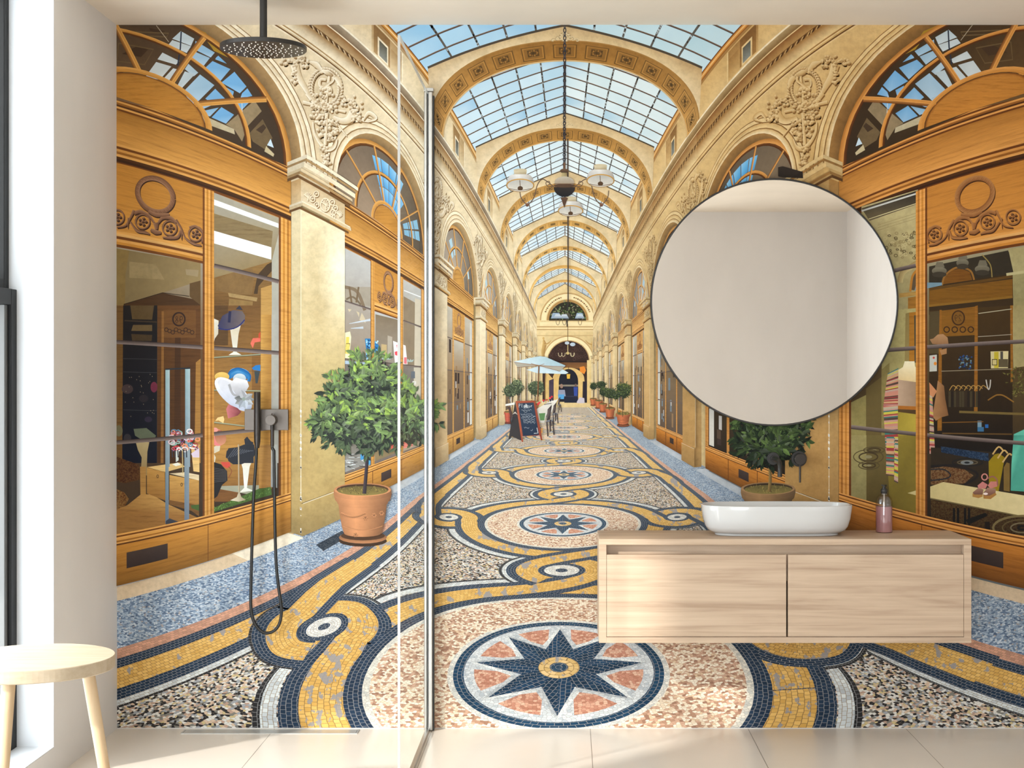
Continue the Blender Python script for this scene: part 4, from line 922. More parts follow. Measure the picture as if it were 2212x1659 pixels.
def txt(t, cx, cy, h, col, flip=False):
    """printed numerals and letters as strokes"""
    G = {'2': [(0, .25, .25, 0, .6, 0, .85, .25, .7, .5, 0, 1, .9, 1)], '9': [(.85, .3, .6, .02, .25, .02, .05, .3, .3, .55, .7, .5, .85, .3, .8, .7, .4, 1)], '8': [(.5, .45, .15, .25, .5, 0, .85, .25, .5, .45, .1, .75, .5, 1, .9, .75, .5, .45)],
         'P': [(0.1, 1, .1, 0, .7, .05, .75, .4, .1, .5)], 'l': [(.4, 0, .35, .9, .6, 1)], 'a': [(.8, .45, .3, .4, .1, .8, .4, 1, .8, .8, .8, .45, .85, 1)], 't': [(.5, .1, .45, .9, .8, 1), (.15, .4, .8, .4)], 'd': [(.8, .5, .3, .45, .1, .8, .4, 1, .8, .8, .85, 0)],
         'u': [(.1, .45, .15, .9, .5, 1, .8, .8, .8, .45, .85, 1)], 'J': [(.3, .05, .9, 0, .7, .8, .3, 1, .1, .8)], 'o': [(.5, .42, .12, .7, .5, 1, .88, .7, .5, .42)], 'r': [(.2, .45, .25, 1), (.22, .65, .5, .45, .8, .5)], 'A': [(0, 1, .45, 0, .9, 1), (.2, .65, .7, .65)], 'n': [(.15, .45, .2, 1), (.2, .6, .55, .42, .8, .6, .85, 1)]}
    w = h * 0.62; x0 = cx - w * len(t) / 2
    for i, ch in enumerate(t):
        for g in G.get(ch, []):
            p = [(g[k], g[k + 1]) for k in range(0, len(g), 2)]; p = [(x0 + (i + a * 0.8 + 0.1) * w, cy + (b - 0.5) * h) for a, b in p]
            if flip: p = [(2 * cx - a, b) for a, b in p]
            stroke(p, max(0.6, h * 0.085), col)
def left_second(PT):
    q7 = Q(620, 620, 5.924); q8 = Q(620, 880, 5.185); rg = random.Random(8)
    poly(q7(728, 0, 1075, 0, 1075, 250, 728, 180), (164, 154, 138)); stroke(curve(q7(760, 160, 850, 130, 950, 230), 5), 4, (120, 104, 82)); stroke(curve(q7(740, 0, 900, 60, 1000, 300), 5), 7, (130, 112, 90)); line(*q7(800, 0, 830, 200), 4, (120, 100, 76)); line(*q7(920, 0, 890, 200), 4, (120, 100, 76))
    for a in (q7(780, 280, 830, 290, 800, 320), q7(890, 310, 930, 330, 925, 390), q7(960, 330, 1000, 400, 1010, 460, 930, 420)): poly(a, (206, 190, 160))
    for a in (q7(800, 470, 1070, 420), q7(820, 530, 980, 520), q7(1135, 490, 1410, 470)): stroke(a, [1, 5], (196, 206, 216))
    poly(q7(1135, 350, 1420, 420, 1420, 990, 1135, 960), lambda x, y: mix((130, 114, 92), (150, 140, 128), (y - 680) / 110)); poly(q7(1290, 620, 1350, 640, 1340, 900, 1290, 880), (176, 166, 150)); poly(q7(1210, 730, 1280, 740, 1280, 860, 1210, 850), (190, 166, 120)); poly(q7(1495, 120, 1640, 200, 1630, 1659, 1495, 1659), (140, 122, 100)); poly(q7(1640, 140, 1715, 170, 1715, 1659, 1625, 1659), (206, 194, 174)); line(*q7(1500, 45, 1715, 130), 2, (240, 244, 246))
    part('cushion', PT, 'yellow and white patterned cushion'); poly(q7(728, 590, 810, 570, 825, 640, 800, 920, 724, 915), (240, 232, 190)); poly(q7(760, 640, 800, 640, 790, 860, 745, 850), (230, 206, 96)); poly(q7(760, 720, 812, 720, 805, 770, 755, 770), (70, 60, 50)); poly(q7(762, 728, 806, 728, 800, 850, 750, 850), (232, 210, 110)); poly(q7(726, 640, 745, 640, 742, 800, 726, 800), (96, 104, 120))
    part('cushion', PT, 'blue patterned cushion'); poly(q7(1000, 660, 1060, 660, 1150, 700, 1180, 760, 1185, 960, 1030, 930), (44, 120, 178)); 
    base = LV[0]
    for k in range(60): LV[0] = base + STEP * (1 + k % 2); x, y = q7(rg.uniform(1010, 1165), rg.uniform(680, 930))[0]; ell(x, y, 1.8, 2.2, rg.choice([(120, 190, 230), (20, 60, 110), (190, 226, 240)]), n=6)
    LV[0] = base + STEP * 4
    part('cushion', PT, 'white cushion with red marks'); poly(q7(1360, 690, 1520, 750, 1545, 990, 1385, 990), (246, 240, 240)); poly(q7(1380, 830, 1415, 820, 1415, 880, 1385, 870), (230, 80, 90)); poly(q7(1500, 900, 1535, 900, 1535, 985, 1500, 980), (230, 120, 130)); poly(q7(1400, 740, 1415, 740, 1410, 790), (240, 130, 140))
    CUR[0] = PT
    poly(q7(724, 940, 1715, 1030, 1715, 1659, 724, 1659), lambda x, y: mix((126, 118, 112), (104, 96, 90), (y - 780) / 120)); poly(q7(724, 940, 1075, 970, 1075, 990, 724, 985), (178, 198, 216)); poly(q7(1625, 1030, 1715, 1030, 1715, 1659, 1625, 1659), (200, 190, 172))
    for _ in range(30): x, y = q7(rg.uniform(730, 1620), rg.uniform(1040, 1640))[0]; w, h = rg.uniform(2, 9), rg.uniform(4, 16); quad((x, y), (x + w, y), (x + w, y + h), (x, y + h), (rg.choice([(196, 200, 206), (70, 62, 58), (150, 110, 86), (226, 222, 216), (90, 100, 112)]),) * 4, 'plain', 1)
    ell(*q7(1175, 1110)[0], 7, 7, (232, 220, 206)); ell(*q7(1375, 1290)[0], 8, 8, ((240, 226, 220), (176, 80, 50))); poly(q7(1500, 1300, 1535, 1300, 1535, 1355, 1500, 1355), (230, 90, 60)); ell(*q7(1590, 1410)[0], 5, 5, (236, 238, 236))
    for k in range(16): leaf(*q7(1280 + rg.uniform(-60, 60), 930)[0], 9, 1.6, rg.uniform(-2.6, -0.5), (176, 200, 190)); leaf(*q7(1575 + rg.uniform(-30, 30), 960)[0], 7, 1.2, rg.uniform(-2.6, -0.5), (180, 200, 196))
    poly(q8(625, 300, 1240, 300, 1240, 500, 985, 600, 640, 730), lambda x, y: mix((118, 108, 92), (150, 150, 148), (y - 940) / 80)); poly(q8(985, 420, 1240, 340, 1240, 500, 990, 600), (134, 116, 84)); poly(q8(1305, 300, 1500, 300, 1500, 420, 1305, 490), (166, 150, 130))
    for k in range(24): x, y = q8(rg.uniform(640, 860), rg.uniform(520, 690))[0]; line((x, y), (x + rg.uniform(6, 16), y + rg.uniform(-3, 3)), 1.3, rg.choice([(190, 196, 196), (66, 64, 60), (220, 226, 228)]))
    poly(q8(825, 510, 862, 500, 862, 580, 825, 590), (70, 150, 206)); poly(q8(905, 400, 940, 390, 940, 640, 905, 640), (84, 160, 206)); poly(q8(905, 490, 938, 490, 938, 530, 905, 540), (190, 60, 50)); poly(q8(1165, 400, 1240, 380, 1240, 490, 1170, 470), (206, 96, 80)); poly(q8(1305, 370, 1415, 350, 1410, 430, 1310, 460), (220, 110, 96)); ell(*q8(1200, 390)[0], 7, 4, (226, 226, 222)); ell(*q8(1345, 345)[0], 8, 4, (232, 232, 228))
    for k in range(5): line(*q8(1310, 380 + k * 18, 1410, 362 + k * 18), 0.8, (246, 180, 170))
    txt('29', 836, 617, 16, (120, 76, 36))
def right_display(PT):
    a, b, c = Q(1860, 360, 5.185), Q(1820, 660, 5.184), Q(1800, 940, 4.609); rg = random.Random(12)
    # narrow pane: reflected stone front
    poly(a(0, 450, 630, 260, 630, 1659, 0, 1659), lambda x, y: mix((196, 180, 130), (176, 164, 116), (y - 410) / 270), 'stone'); poly(a(0, 470, 630, 270, 630, 420, 90, 610), lambda x, y: mix((40, 36, 32), (96, 84, 62), (y - 410) / 50)); stroke(a(0, 500, 630, 300), 3.5, (206, 206, 200)); stroke(a(80, 590, 630, 410), 1.6, (226, 212, 160)); base = LV[0]
    for k in range(24): stroke(a(180, 720 - k % 3 * 30, 630, 580 - k % 3 * 30), 1.6, ((206, 190, 140), (140, 122, 76))) if k < 3 else None
    for k in range(70):
        LV[0] = base + STEP * (4 + k % 5); x, y = a(rg.uniform(260, 620), rg.uniform(740, 1030))[0]
        if abs((x - 1860) * 5.185 - 400) < 230: ring(x, y, rg.uniform(1.5, 5), rg.uniform(1.5, 4), 1.6, rg.choice([(112, 96, 60), (160, 142, 96), (90, 76, 48), (206, 190, 140)]), n=9)
    LV[0] = base + STEP * 10
    stroke(curve(a(430, 1300, 460, 1190, 560, 1120, 630, 1080), 6), 12, ((206, 186, 132), (160, 136, 86))); poly(a(540, 1380, 560, 1230, 630, 1130, 630, 1390), (96, 80, 60)); stroke(curve(a(545, 1400, 570, 1230, 630, 1150), 6), 5, (190, 128, 50))
    poly(a(420, 1420, 630, 1400, 630, 1440, 420, 1470), (190, 150, 80), 'wood'); poly(a(520, 1470, 630, 1450, 630, 1659, 520, 1659), (168, 116, 44), 'wood')
    poly(b(440, 60, 835, 30, 835, 820, 700, 900, 430, 1000), lambda x, y: mix((190, 178, 120), (160, 150, 96), (y - 670) / 160), 'stone'); poly(b(700, 90, 740, 80, 740, 620, 690, 620), (150, 132, 80)); poly(b(740, 80, 835, 70, 835, 640, 740, 640), (176, 118, 38), 'wood'); poly(b(795, 110, 835, 110, 835, 640, 800, 640), (84, 76, 58)); poly(b(60, 1100, 260, 1000, 260, 1659, 70, 1659), (150, 138, 84), 'stone'); poly(b(258, 930, 430, 800, 440, 1659, 258, 1659), (104, 88, 48)); poly(b(430, 720, 520, 640, 520, 1659, 430, 1659), (140, 126, 74), 'stone')
    poly(c(150, 0, 325, 0, 325, 670, 150, 620), lambda x, y: mix((160, 148, 96), (140, 130, 84), (y - 940) / 140), 'stone'); poly(c(325, 0, 845, 0, 845, 830, 325, 660), lambda x, y: mix((112, 98, 54), (84, 68, 32), (y - 940) / 170)); 
    for x, y, w, h in ((400, 148, 14, 4), (345, 215, 20, 9), (350, 300, 14, 5)): ring(*c(x, y)[0], w, h, 3, (70, 56, 34)); ring(*c(x, y)[0], w * 1.6, h * 1.7, 2, (84, 70, 42)); ell(*c(x, y)[0], w * 0.4, h * 0.4, (140, 130, 96))
    part('mannequin', PT, 'headless mannequin in a pale top, striped cardigan and olive trousers')
    poly(b(690, 625, 800, 625, 805, 680, 838, 720, 838, 860, 615, 830, 620, 720, 670, 690), lambda x, y: mix((250, 240, 206), (232, 204, 150), sm((y - 780) / 40)))
    poly(b(615, 830, 838, 860, 838, 1130, 612, 1130), lambda x, y: mix((196, 166, 140), (158, 130, 104), sm((x - 1940) / 40))); poly(b(612, 1120, 838, 1130, 838, 1170, 612, 1160), (176, 108, 38)); poly(b(612, 1160, 838, 1180, 838, 1225, 612, 1190), (84, 62, 36))
    poly(b(612, 1190, 838, 1220, 838, 1700, 600, 1700), lambda x, y: mix((190, 168, 66), (140, 122, 40), 0.5 + 0.5 * math.sin(x * 0.24))); poly(c(520, 0, 842, 0, 842, 830, 560, 740), lambda x, y: mix((176, 156, 62), (112, 96, 36), 0.5 + 0.5 * math.sin(x * 0.22)))
    def strip(P_, n, seed):
        r2 = random.Random(seed)
        for k in range(n):
            t0, t1 = k / n, (k + 1) / n; A0, A1 = mix(P_[0], P_[3], t0), mix(P_[1], P_[2], t0); B0, B1 = mix(P_[0], P_[3], t1), mix(P_[1], P_[2], t1)
            face([A0, A1, B1, B0], r2.choice([(206, 140, 120), (190, 176, 150), (60, 120, 112), (160, 60, 60), (206, 196, 80), (196, 150, 140), (90, 70, 60), (206, 160, 120)]))
    lv(); strip(b(500, 760, 620, 700, 615, 1130, 450, 1130), 34, 1); lv(); strip(b(450, 1130, 615, 1110, 610, 1659, 480, 1659), 40, 2); lv(); strip(c(525, 0, 600, 0, 600, 410, 520, 400), 26, 3); strip(c(608, 0, 640, 0, 640, 480, 600, 460), 30, 4)
    CUR[0] = PT
    # wide pane: reflection of the opposite shop over dark clothes rails
    poly(a(755, 1120, 1825, 920, 1825, 1659, 755, 1659), (58, 42, 22)); poly(a(755, 1120, 1300, 1010, 1640, 940, 1700, 1200, 755, 1330), (52, 44, 32)); poly(a(1640, 920, 1825, 900, 1825, 1180, 1700, 1190), (176, 164, 116), 'stone'); poly(a(760, 1380, 1690, 1260, 1690, 1460, 755, 1570), (128, 86, 24), 'wood'); stroke(a(755, 1375, 1690, 1230), 6, (96, 66, 24)); poly(a(1690, 1190, 1825, 1170, 1825, 1659, 1700, 1659), (160, 150, 104), 'stone'); stroke(a(1620, 1210, 1825, 1180), 6, (196, 184, 136)); stroke(a(755, 1560, 1690, 1460), 5, (140, 100, 34))
    poly(a(910, 1320, 930, 1240, 1020, 1160, 1110, 1140, 1210, 1180, 1240, 1270), (124, 78, 22), 'wood'); stroke(curve(a(900, 1330, 930, 1230, 1020, 1150, 1110, 1130, 1220, 1170, 1260, 1270), 5), 4, (150, 104, 44)); stroke(curve(a(1350, 990, 1440, 1100, 1460, 1240), 5), 2.4, (150, 128, 70)); poly(a(590, 1390, 620, 1300, 900, 1300, 900, 1330, 760, 1360), (120, 150, 166))
    for x, y, r in ((870, 1170, 84), (1350, 1150, 84), (1130, 1080, 70)):
        ell(*a(x, y)[0], r / 5.185, 9, ((132, 124, 104), (90, 82, 66))); ell(*a(x, y + 40)[0], r / 5.4, 6, (64, 56, 44)); poly(a(x - 30, y - 100, x + 40, y - 100, x + 60, y - 40, x - 50, y - 40), (116, 108, 90))
    poly(b(965, 60, 1890, 0, 1900, 1659, 960, 1659), lambda x, y: mix((70, 50, 22), (22, 16, 14), sm((y - 700) / 90))); poly(b(970, 70, 1085, 60, 1085, 540, 965, 540), (84, 70, 44)); poly(b(1100, 60, 1500, 10, 1500, 330, 1100, 350), (138, 92, 28), 'wood'); poly(b(1080, 50, 1105, 50, 1105, 1400, 1055, 1400), (150, 98, 32), 'wood'); poly(b(1475, 10, 1508, 0, 1505, 1200, 1465, 1200), (150, 98, 32), 'wood'); poly(b(1890, 0, 2040, 0, 2040, 680, 1905, 700), (166, 152, 104), 'stone'); poly(b(1870, 0, 1900, 0, 1900, 860, 1875, 860), (150, 100, 34), 'wood')
    ring(*b(1290, 140)[0], 13, 15, 3, (64, 40, 18)); ell(*b(1290, 140)[0], 11, 13, (124, 84, 30)); txt('29', *b(1285, 140)[0], 13, (60, 38, 16), flip=True)
    for k in range(4): ring(*b(1160 + k * 90, 270)[0], 6, 6, 2.4, (56, 36, 20), n=12)
    line(*b(1515, 90, 1885, 40), 1.6, (190, 180, 150)); line(*b(1100, 735, 1890, 710), 1.6, (150, 136, 110)); line(*b(1510, 350, 1885, 325), 1.4, (170, 160, 140))
    part('cap', PT, 'tan cap on a display pole'); poly(b(970, 380, 1010, 370, 1060, 325, 1120, 320, 1170, 360, 1180, 430, 1150, 470, 1090, 440, 1000, 430), lambda x, y: mix((190, 146, 104), (140, 100, 66), (y - 720) / 30)); poly(b(1080, 500, 1160, 480, 1160, 540, 1100, 555), (170, 124, 80))
    part('cushion', PT, 'yellow and grey patterned cushion'); poly(b(1650, 515, 1850, 510, 1845, 700, 1655, 705), (214, 200, 150)); poly(b(1690, 520, 1740, 518, 1740, 700, 1690, 700), (196, 176, 50)); poly(b(1760, 515, 1790, 515, 1790, 610, 1760, 610), (84, 78, 70)); poly(b(1665, 600, 1725, 600, 1725, 670, 1665, 670), (64, 52, 36)); poly(b(1672, 608, 1718, 608, 1718, 662, 1672, 662), (206, 190, 130)); poly(b(1740, 600, 1845, 600, 1845, 690, 1740, 690), (96, 84, 60))
    part('cushion', PT, 'dark blue dotted cushion'); base = LV[0]
    for k in range(50): LV[0] = base + STEP * (k % 3); ell(*b(rg.uniform(1290, 1440), rg.uniform(560, 710))[0], 2, 2, rg.choice([(30, 44, 70), (110, 140, 150), (40, 70, 120)]), n=6)
    LV[0] = base + STEP * 4
    part('cushion', PT, 'white cushion with red and orange dots'); poly(b(968, 560, 1050, 550, 1050, 735, 968, 740), (200, 200, 190)); ell(*b(1015, 585)[0], 2.4, 2.4, (200, 60, 50), n=8); ell(*b(1032, 650)[0], 3.4, 4, (226, 140, 50), n=8)
    part('coat', PT, 'beige coat beside the cardigan'); poly(b(1060, 840, 1130, 900, 1145, 1050, 1180, 1230, 1100, 1250, 1040, 1290, 1000, 1240, 1040, 1000), lambda x, y: mix((168, 122, 80), (124, 84, 50), sm((x - 2025) / 20))); poly(b(965, 860, 1000, 900, 1050, 960, 1010, 1030, 970, 1000), (206, 140, 96)); lv(); strip(b(968, 1000, 1000, 1020, 1030, 1659, 968, 1659), 36, 6)
    CUR[0] = PT
    for k in range(7): 
        x = 1230 + k * 56; part('clothes_hanger', PT, None); stroke(curve(b(x - 40, 950, x, 895, x + 50, 930), 4), 1.8, (176, 136, 70)); CUR[0] = PT
    for k in range(12): x, y = b(1180 + k * 30, 960)[0]; quad((x, y), (x + 5, y), (x + 5, y + 34), (x, y + 34), (rg.choice([(52, 40, 28), (40, 30, 24), (70, 60, 40)]),) * 4, 'plain', 1)
    part('necklace', PT, 'silver necklace on a dark stand'); stroke(curve(b(1600, 830, 1615, 910, 1630, 940, 1645, 900, 1650, 830), 4), 2.4, (196, 190, 180)); CUR[0] = PT
    part('clothes_hanger', PT, 'wooden hanger above the sandals'); stroke(curve(b(1620, 1060, 1700, 1010, 1740, 1000, 1800, 1010, 1910, 1080), 4), 3, (140, 100, 40)); CUR[0] = PT
    base = LV[0]
    for k in range(110): LV[0] = base + STEP * (k % 4); x, y = b(rg.gauss(1980, 60), rg.uniform(700, 1010))[0]; leaf(x, y, rg.uniform(3, 9), 1.4, rg.uniform(0, 6.3), rg.choice([(96, 92, 40), (64, 60, 26), (126, 118, 60)]))
    LV[0] = base + STEP * 5
    for x, y, w, h, cl in ((1505, 1290, 45, 70, (120, 150, 170)), (1505, 1360, 70, 50, (60, 110, 150)), (1590, 1330, 36, 40, (40, 100, 170))): quad(*b(x, y, x + w, y, x + w, y + h, x, y + h), (cl,) * 4, 'plain', 1)
    line(*b(1300, 1190, 2040, 1215), 5, (116, 96, 50)); line(*b(1110, 1310, 1570, 1300), 2, (120, 80, 30)); line(*b(1110, 1430, 1890, 1440), 3, (96, 70, 34))
    part('dress', PT, 'turquoise dress on a hanger at the right'); poly(b(1910, 1440, 2040, 1380, 2040, 1700, 1895, 1700), (100, 190, 166)); poly(c(1790, 0, 1899, 0, 1899, 560, 1750, 550, 1770, 250), lambda x, y: mix((110, 206, 180), (60, 140, 124), 0.5 + 0.5 * math.sin(x * 0.5)))
    CUR[0] = PT
    poly(c(965, 120, 1770, 180, 1760, 560, 965, 480), (46, 36, 24)); poly(c(1065, 110, 1540, 180, 1540, 260, 1070, 170), (58, 78, 104), 'blue')
    for rx, ry, w, cl in ((150, 34, 10, (34, 30, 28)), (100, 20, 6, (96, 84, 62))): ring(*c(1330, 270)[0], rx / 4.6, ry / 4.6, w / 4.6 * 1.6, cl)
    ell(*c(1325, 272)[0], 14, 5, (120, 124, 124)); ell(*c(1325, 272)[0], 6, 2.2, (30, 30, 34)); poly(c(965, 330, 1100, 310, 1300, 340, 1390, 400, 1300, 480, 965, 490), (126, 100, 70), 'pink'); stroke(curve(c(965, 310, 1200, 300, 1400, 360, 1420, 420, 1300, 490), 5), 5, (34, 28, 28)); stroke(curve(c(965, 340, 1090, 340, 1160, 390, 1120, 430, 965, 450), 5), 3, (40, 40, 44))
    part('garment', PT, 'mustard tops on wooden hangers'); poly(c(1540, 260, 1600, 190, 1640, 180, 1700, 220, 1650, 500, 1640, 560, 1545, 540), (150, 126, 20)); poly(c(1690, 320, 1720, 270, 1750, 280, 1750, 560, 1690, 550), (126, 100, 50))
    part('clothes_hanger', PT, 'three pale wooden hangers in a row')
    for k in range(3): stroke(curve(c(1580 + k * 50, 190 + k * 40, 1640 + k * 50, 115 + k * 36, 1690 + k * 40, 160 + k * 20), 4), 3.4, (206, 170, 106))
    part('display_bench', PT, 'cream display bench inside the window'); poly(c(735, 575, 845, 540, 845, 590, 830, 600), (206, 190, 134)); poly(c(960, 510, 1090, 465, 1899, 600, 1899, 810, 960, 625), lambda x, y: mix((206, 188, 132), (226, 208, 156), sm((x - 2010) / 120)), 'plain'); stroke(c(960, 627, 1899, 812), 2.5, (120, 104, 66))
    CUR[0] = PT
    poly(c(965, 640, 1899, 822, 1899, 1050, 970, 870), lambda x, y: mix((88, 72, 42), (58, 44, 24), (y - 1080) / 90), 'pink')
    for x in (1185, 1225, 1295, 1335): quad(*c(x, 720, x + 22, 724, x + 22, 935, x, 925), ((16, 14, 14),) * 4, 'plain', 1)
    poly(c(1310, 840, 1510, 770, 1530, 800, 1340, 890), (18, 16, 14)); poly(c(1500, 860, 1550, 860, 1555, 940, 1510, 950), (26, 16, 12))
    for r_, w, cl in ((64, 5, (120, 104, 66)), (44, 3, (90, 74, 44)), (26, 3, (116, 104, 76)), (10, 5, (24, 20, 20))): ring(*c(1880, 920)[0], r_, r_ * 0.4, w, cl)
    part('sandal', PT, 'left pink and bronze platform sandal on the bench'); poly(c(1380, 580, 1420, 550, 1480, 570, 1480, 610, 1440, 625, 1380, 612), (176, 128, 66)); poly(c(1380, 570, 1440, 520, 1490, 540, 1480, 590, 1400, 590), lambda x, y: mix((176, 136, 116), (112, 74, 60), (y - 1050) / 20)); poly(c(1430, 500, 1480, 460, 1530, 490, 1510, 530, 1440, 530), (206, 130, 124)); ring(*c(1500, 415)[0], 6, 6.5, 2.6, (214, 140, 130))
    part('sandal', PT, 'right pink and bronze platform sandal on the bench'); poly(c(1485, 590, 1520, 560, 1600, 560, 1620, 590, 1560, 635, 1490, 630), (170, 120, 60)); poly(c(1485, 575, 1530, 520, 1610, 530, 1610, 570, 1550, 600, 1500, 600), lambda x, y: mix((180, 140, 120), (112, 72, 58), (y - 1050) / 24)); poly(c(1530, 500, 1560, 460, 1620, 460, 1625, 510, 1560, 530), (200, 126, 116)); stroke(curve(c(1530, 430, 1580, 410, 1620, 440, 1630, 500), 4), 3, (150, 96, 84)); ell(*c(1510, 582)[0], 5, 2.6, (246, 226, 220), n=10)
    CUR[0] = PT
CONTENT.update({(-1, 0): left_display, (-1, 1): left_second, (1, 0): right_display})

# ------------------------------------------------------------------ the print: plants, lamps and cafe
def foliage(cx, cy, rx, ry, n, l, cols, seed, sprigs=0):
    rg = random.Random(seed); dark, mid, lite, hi = cols
    for k in range(sprigs):
        t = rg.uniform(0, 2 * PI); x, y = cx + rx * 0.9 * math.cos(t), cy + ry * 0.9 * math.sin(t); a = t + rg.uniform(-0.5, 0.5); d = rg.uniform(0.6, 1.5) * l
        tip = (x + d * math.cos(a), y + d * math.sin(a)); line((x, y), tip, l * 0.06, mul(dark, 1.2))
        for j in range(rg.randint(4, 7)):
            f = rg.uniform(0.2, 1.0); leaf(x + (tip[0] - x) * f, y + (tip[1] - y) * f, l * rg.uniform(0.6, 1.0), l * 0.17, a + rg.uniform(-1.1, 1.1), rg.choice([mid, lite, lite, hi] if math.sin(t) < 0.3 else [dark, mid, mid]))
    for k in range(n):
        f = k / n; r = math.sqrt(rg.random()) * (1 - 0.12 * f); t = rg.uniform(0, 2 * PI); x, y = cx + rx * r * math.cos(t), cy + ry * r * math.sin(t)
        g = (cy - y) / ry * 0.55 + rg.uniform(-0.5, 0.5) + (f - 0.55) * 1.0
        c = dark if g < -0.25 else mid if g < 0.22 else lite if g < 0.66 else hi
        if rg.random() < 0.16: c = mix(c, (128, 134, 122), 0.45)
        a = math.atan2(y - cy, x - cx) * 0.6 + rg.uniform(-1.9, 1.9) + 0.5; s_ = rg.uniform(0.65, 1.25)
        leaf(x, y, l * s_, l * rg.uniform(0.13, 0.22) * s_, a, mul(c, rg.uniform(0.78, 1.16)))
def terracotta(x0, x1, yt, yb, c=(184, 128, 88), soil=(110, 96, 50), detail=True):
    w = x1 - x0; cx = (x0 + x1) / 2; ry = w * 0.115; h = yb - yt
    lt, dk = mul(c, 1.22), mul(c, 0.72)
    ell(cx, yb - h * 0.03, w * 0.42, w * 0.10, mul(c, 0.35)); ell(cx, yb - h * 0.09, w * 0.42, w * 0.105, (mul(c, 0.6), mul(c, 1.02))); ell(cx, yb - h * 0.12, w * 0.385, w * 0.08, mul(c, 0.45))
    def side(p): 
        q = [(cx - a * w, yt + b * h) for a, b in p]; n = len(p)
        lv()
        for k in range(n - 1):
            for j in range(10):
                u0, u1 = -math.cos(PI * j / 10), -math.cos(PI * (j + 1) / 10)
                sh = lambda u: mul(mix(dk, lt, 1 - abs(u + 0.28) / 1.28), 1.0)
                pt = lambda u, a, b: (cx + u * a * w, yt + b * h + a * w * 0.20 * math.sqrt(max(0, 1 - u * u)))
                face([pt(u0, *p[k]), pt(u1, *p[k]), pt(u1, *p[k + 1]), pt(u0, *p[k + 1])], [sh(u0), sh(u1), mul(sh(u1), 0.96), mul(sh(u0), 0.96)], 'plain')
    side([(0.43, 0.24), (0.40, 0.5), (0.36, 0.72), (0.325, 0.83)])
    side([(0.445, 0.22), (0.44, 0.30)]); side([(0.5, 0.06), (0.505, 0.14), (0.48, 0.24)])
    ell(cx, yt + h * 0.06, w * 0.5, ry, (mul(c, 0.95), lt)); ell(cx, yt + h * 0.06, w * 0.455, ry * 0.84, (mul(c, 0.32), mul(c, 0.7))); ell(cx, yt + h * 0.08, w * 0.44, ry * 0.72, (mul(soil, 0.85), mul(soil, 1.2)))
    if detail:
        rg = random.Random(int(x0)); base = LV[0]
        for k in range(90): 
            LV[0] = base + STEP * (1 + k % 3); t = rg.uniform(0, 2 * PI); r = math.sqrt(rg.random()); leaf(cx + 0.42 * w * r * math.cos(t), yt + h * 0.08 + ry * 0.66 * r * math.sin(t), rg.uniform(2, 6), 0.7, rg.uniform(-2.6, -0.5), mul(soil, rg.uniform(0.7, 1.6)))
        LV[0] = base + STEP * 5
        stroke([(cx - 0.345 * w + 0.69 * w * k / 10, yt + 0.70 * h + w * 0.075 * math.sin(PI * k / 10)) for k in range(11)], 1.6, (lt, dk))
        for k in range(16): ell(cx - 0.36 * w + 0.40 * w * k / 15, yt + 0.42 * h + w * 0.06 + 0.06 * h * math.sin(PI * k / 15), w * 0.022, w * 0.02, (lt, dk), n=8)
        for x, y in ((0.05, 0.56), (0.20, 0.52), (-0.12, 0.86), (0.33, 0.48)):
            for k in range(6): ell(cx + x * w + 0.03 * w * math.cos(k), yt + y * h + 0.03 * w * math.sin(k), w * 0.016, w * 0.016, (lt, dk), n=7)
            ell(cx + x * w, yt + y * h, w * 0.014, w * 0.014, dk, n=7)
def potted_tree(lbl, crown, pot, trunk, l, n, cols, detail, seed, potc=(184, 128, 88), stem=(58, 50, 56), sprigs=0):
    t = part('potted_tree', MUR, lbl)
    part('pot', t, None); terracotta(*pot, potc, (118, 104, 58), detail)
    part('trunk', t, None); stroke(curve(trunk, 5), [np.interp(k / 10, [0, 1], [max(1, l * 0.28), max(1.2, l * 0.4)]) for k in range(5 * (len(trunk) - 1) + 1)], (mul(stem, 1.3), mul(stem, 0.7)))
    part('foliage', t, None)
    for k, (cx, cy, rx, ry, f) in enumerate(crown):
        if l < 8: ell(cx, cy, rx * 0.86, ry * 0.86, (mix(cols[1], cols[0], 0.4), mul(cols[0], 0.9)), n=18)
        foliage(cx, cy, rx, ry, int(n * f), l, cols, seed + k, int(sprigs * f))
GREEN = ((50, 58, 50), (90, 108, 78), (128, 156, 96), (158, 190, 92))
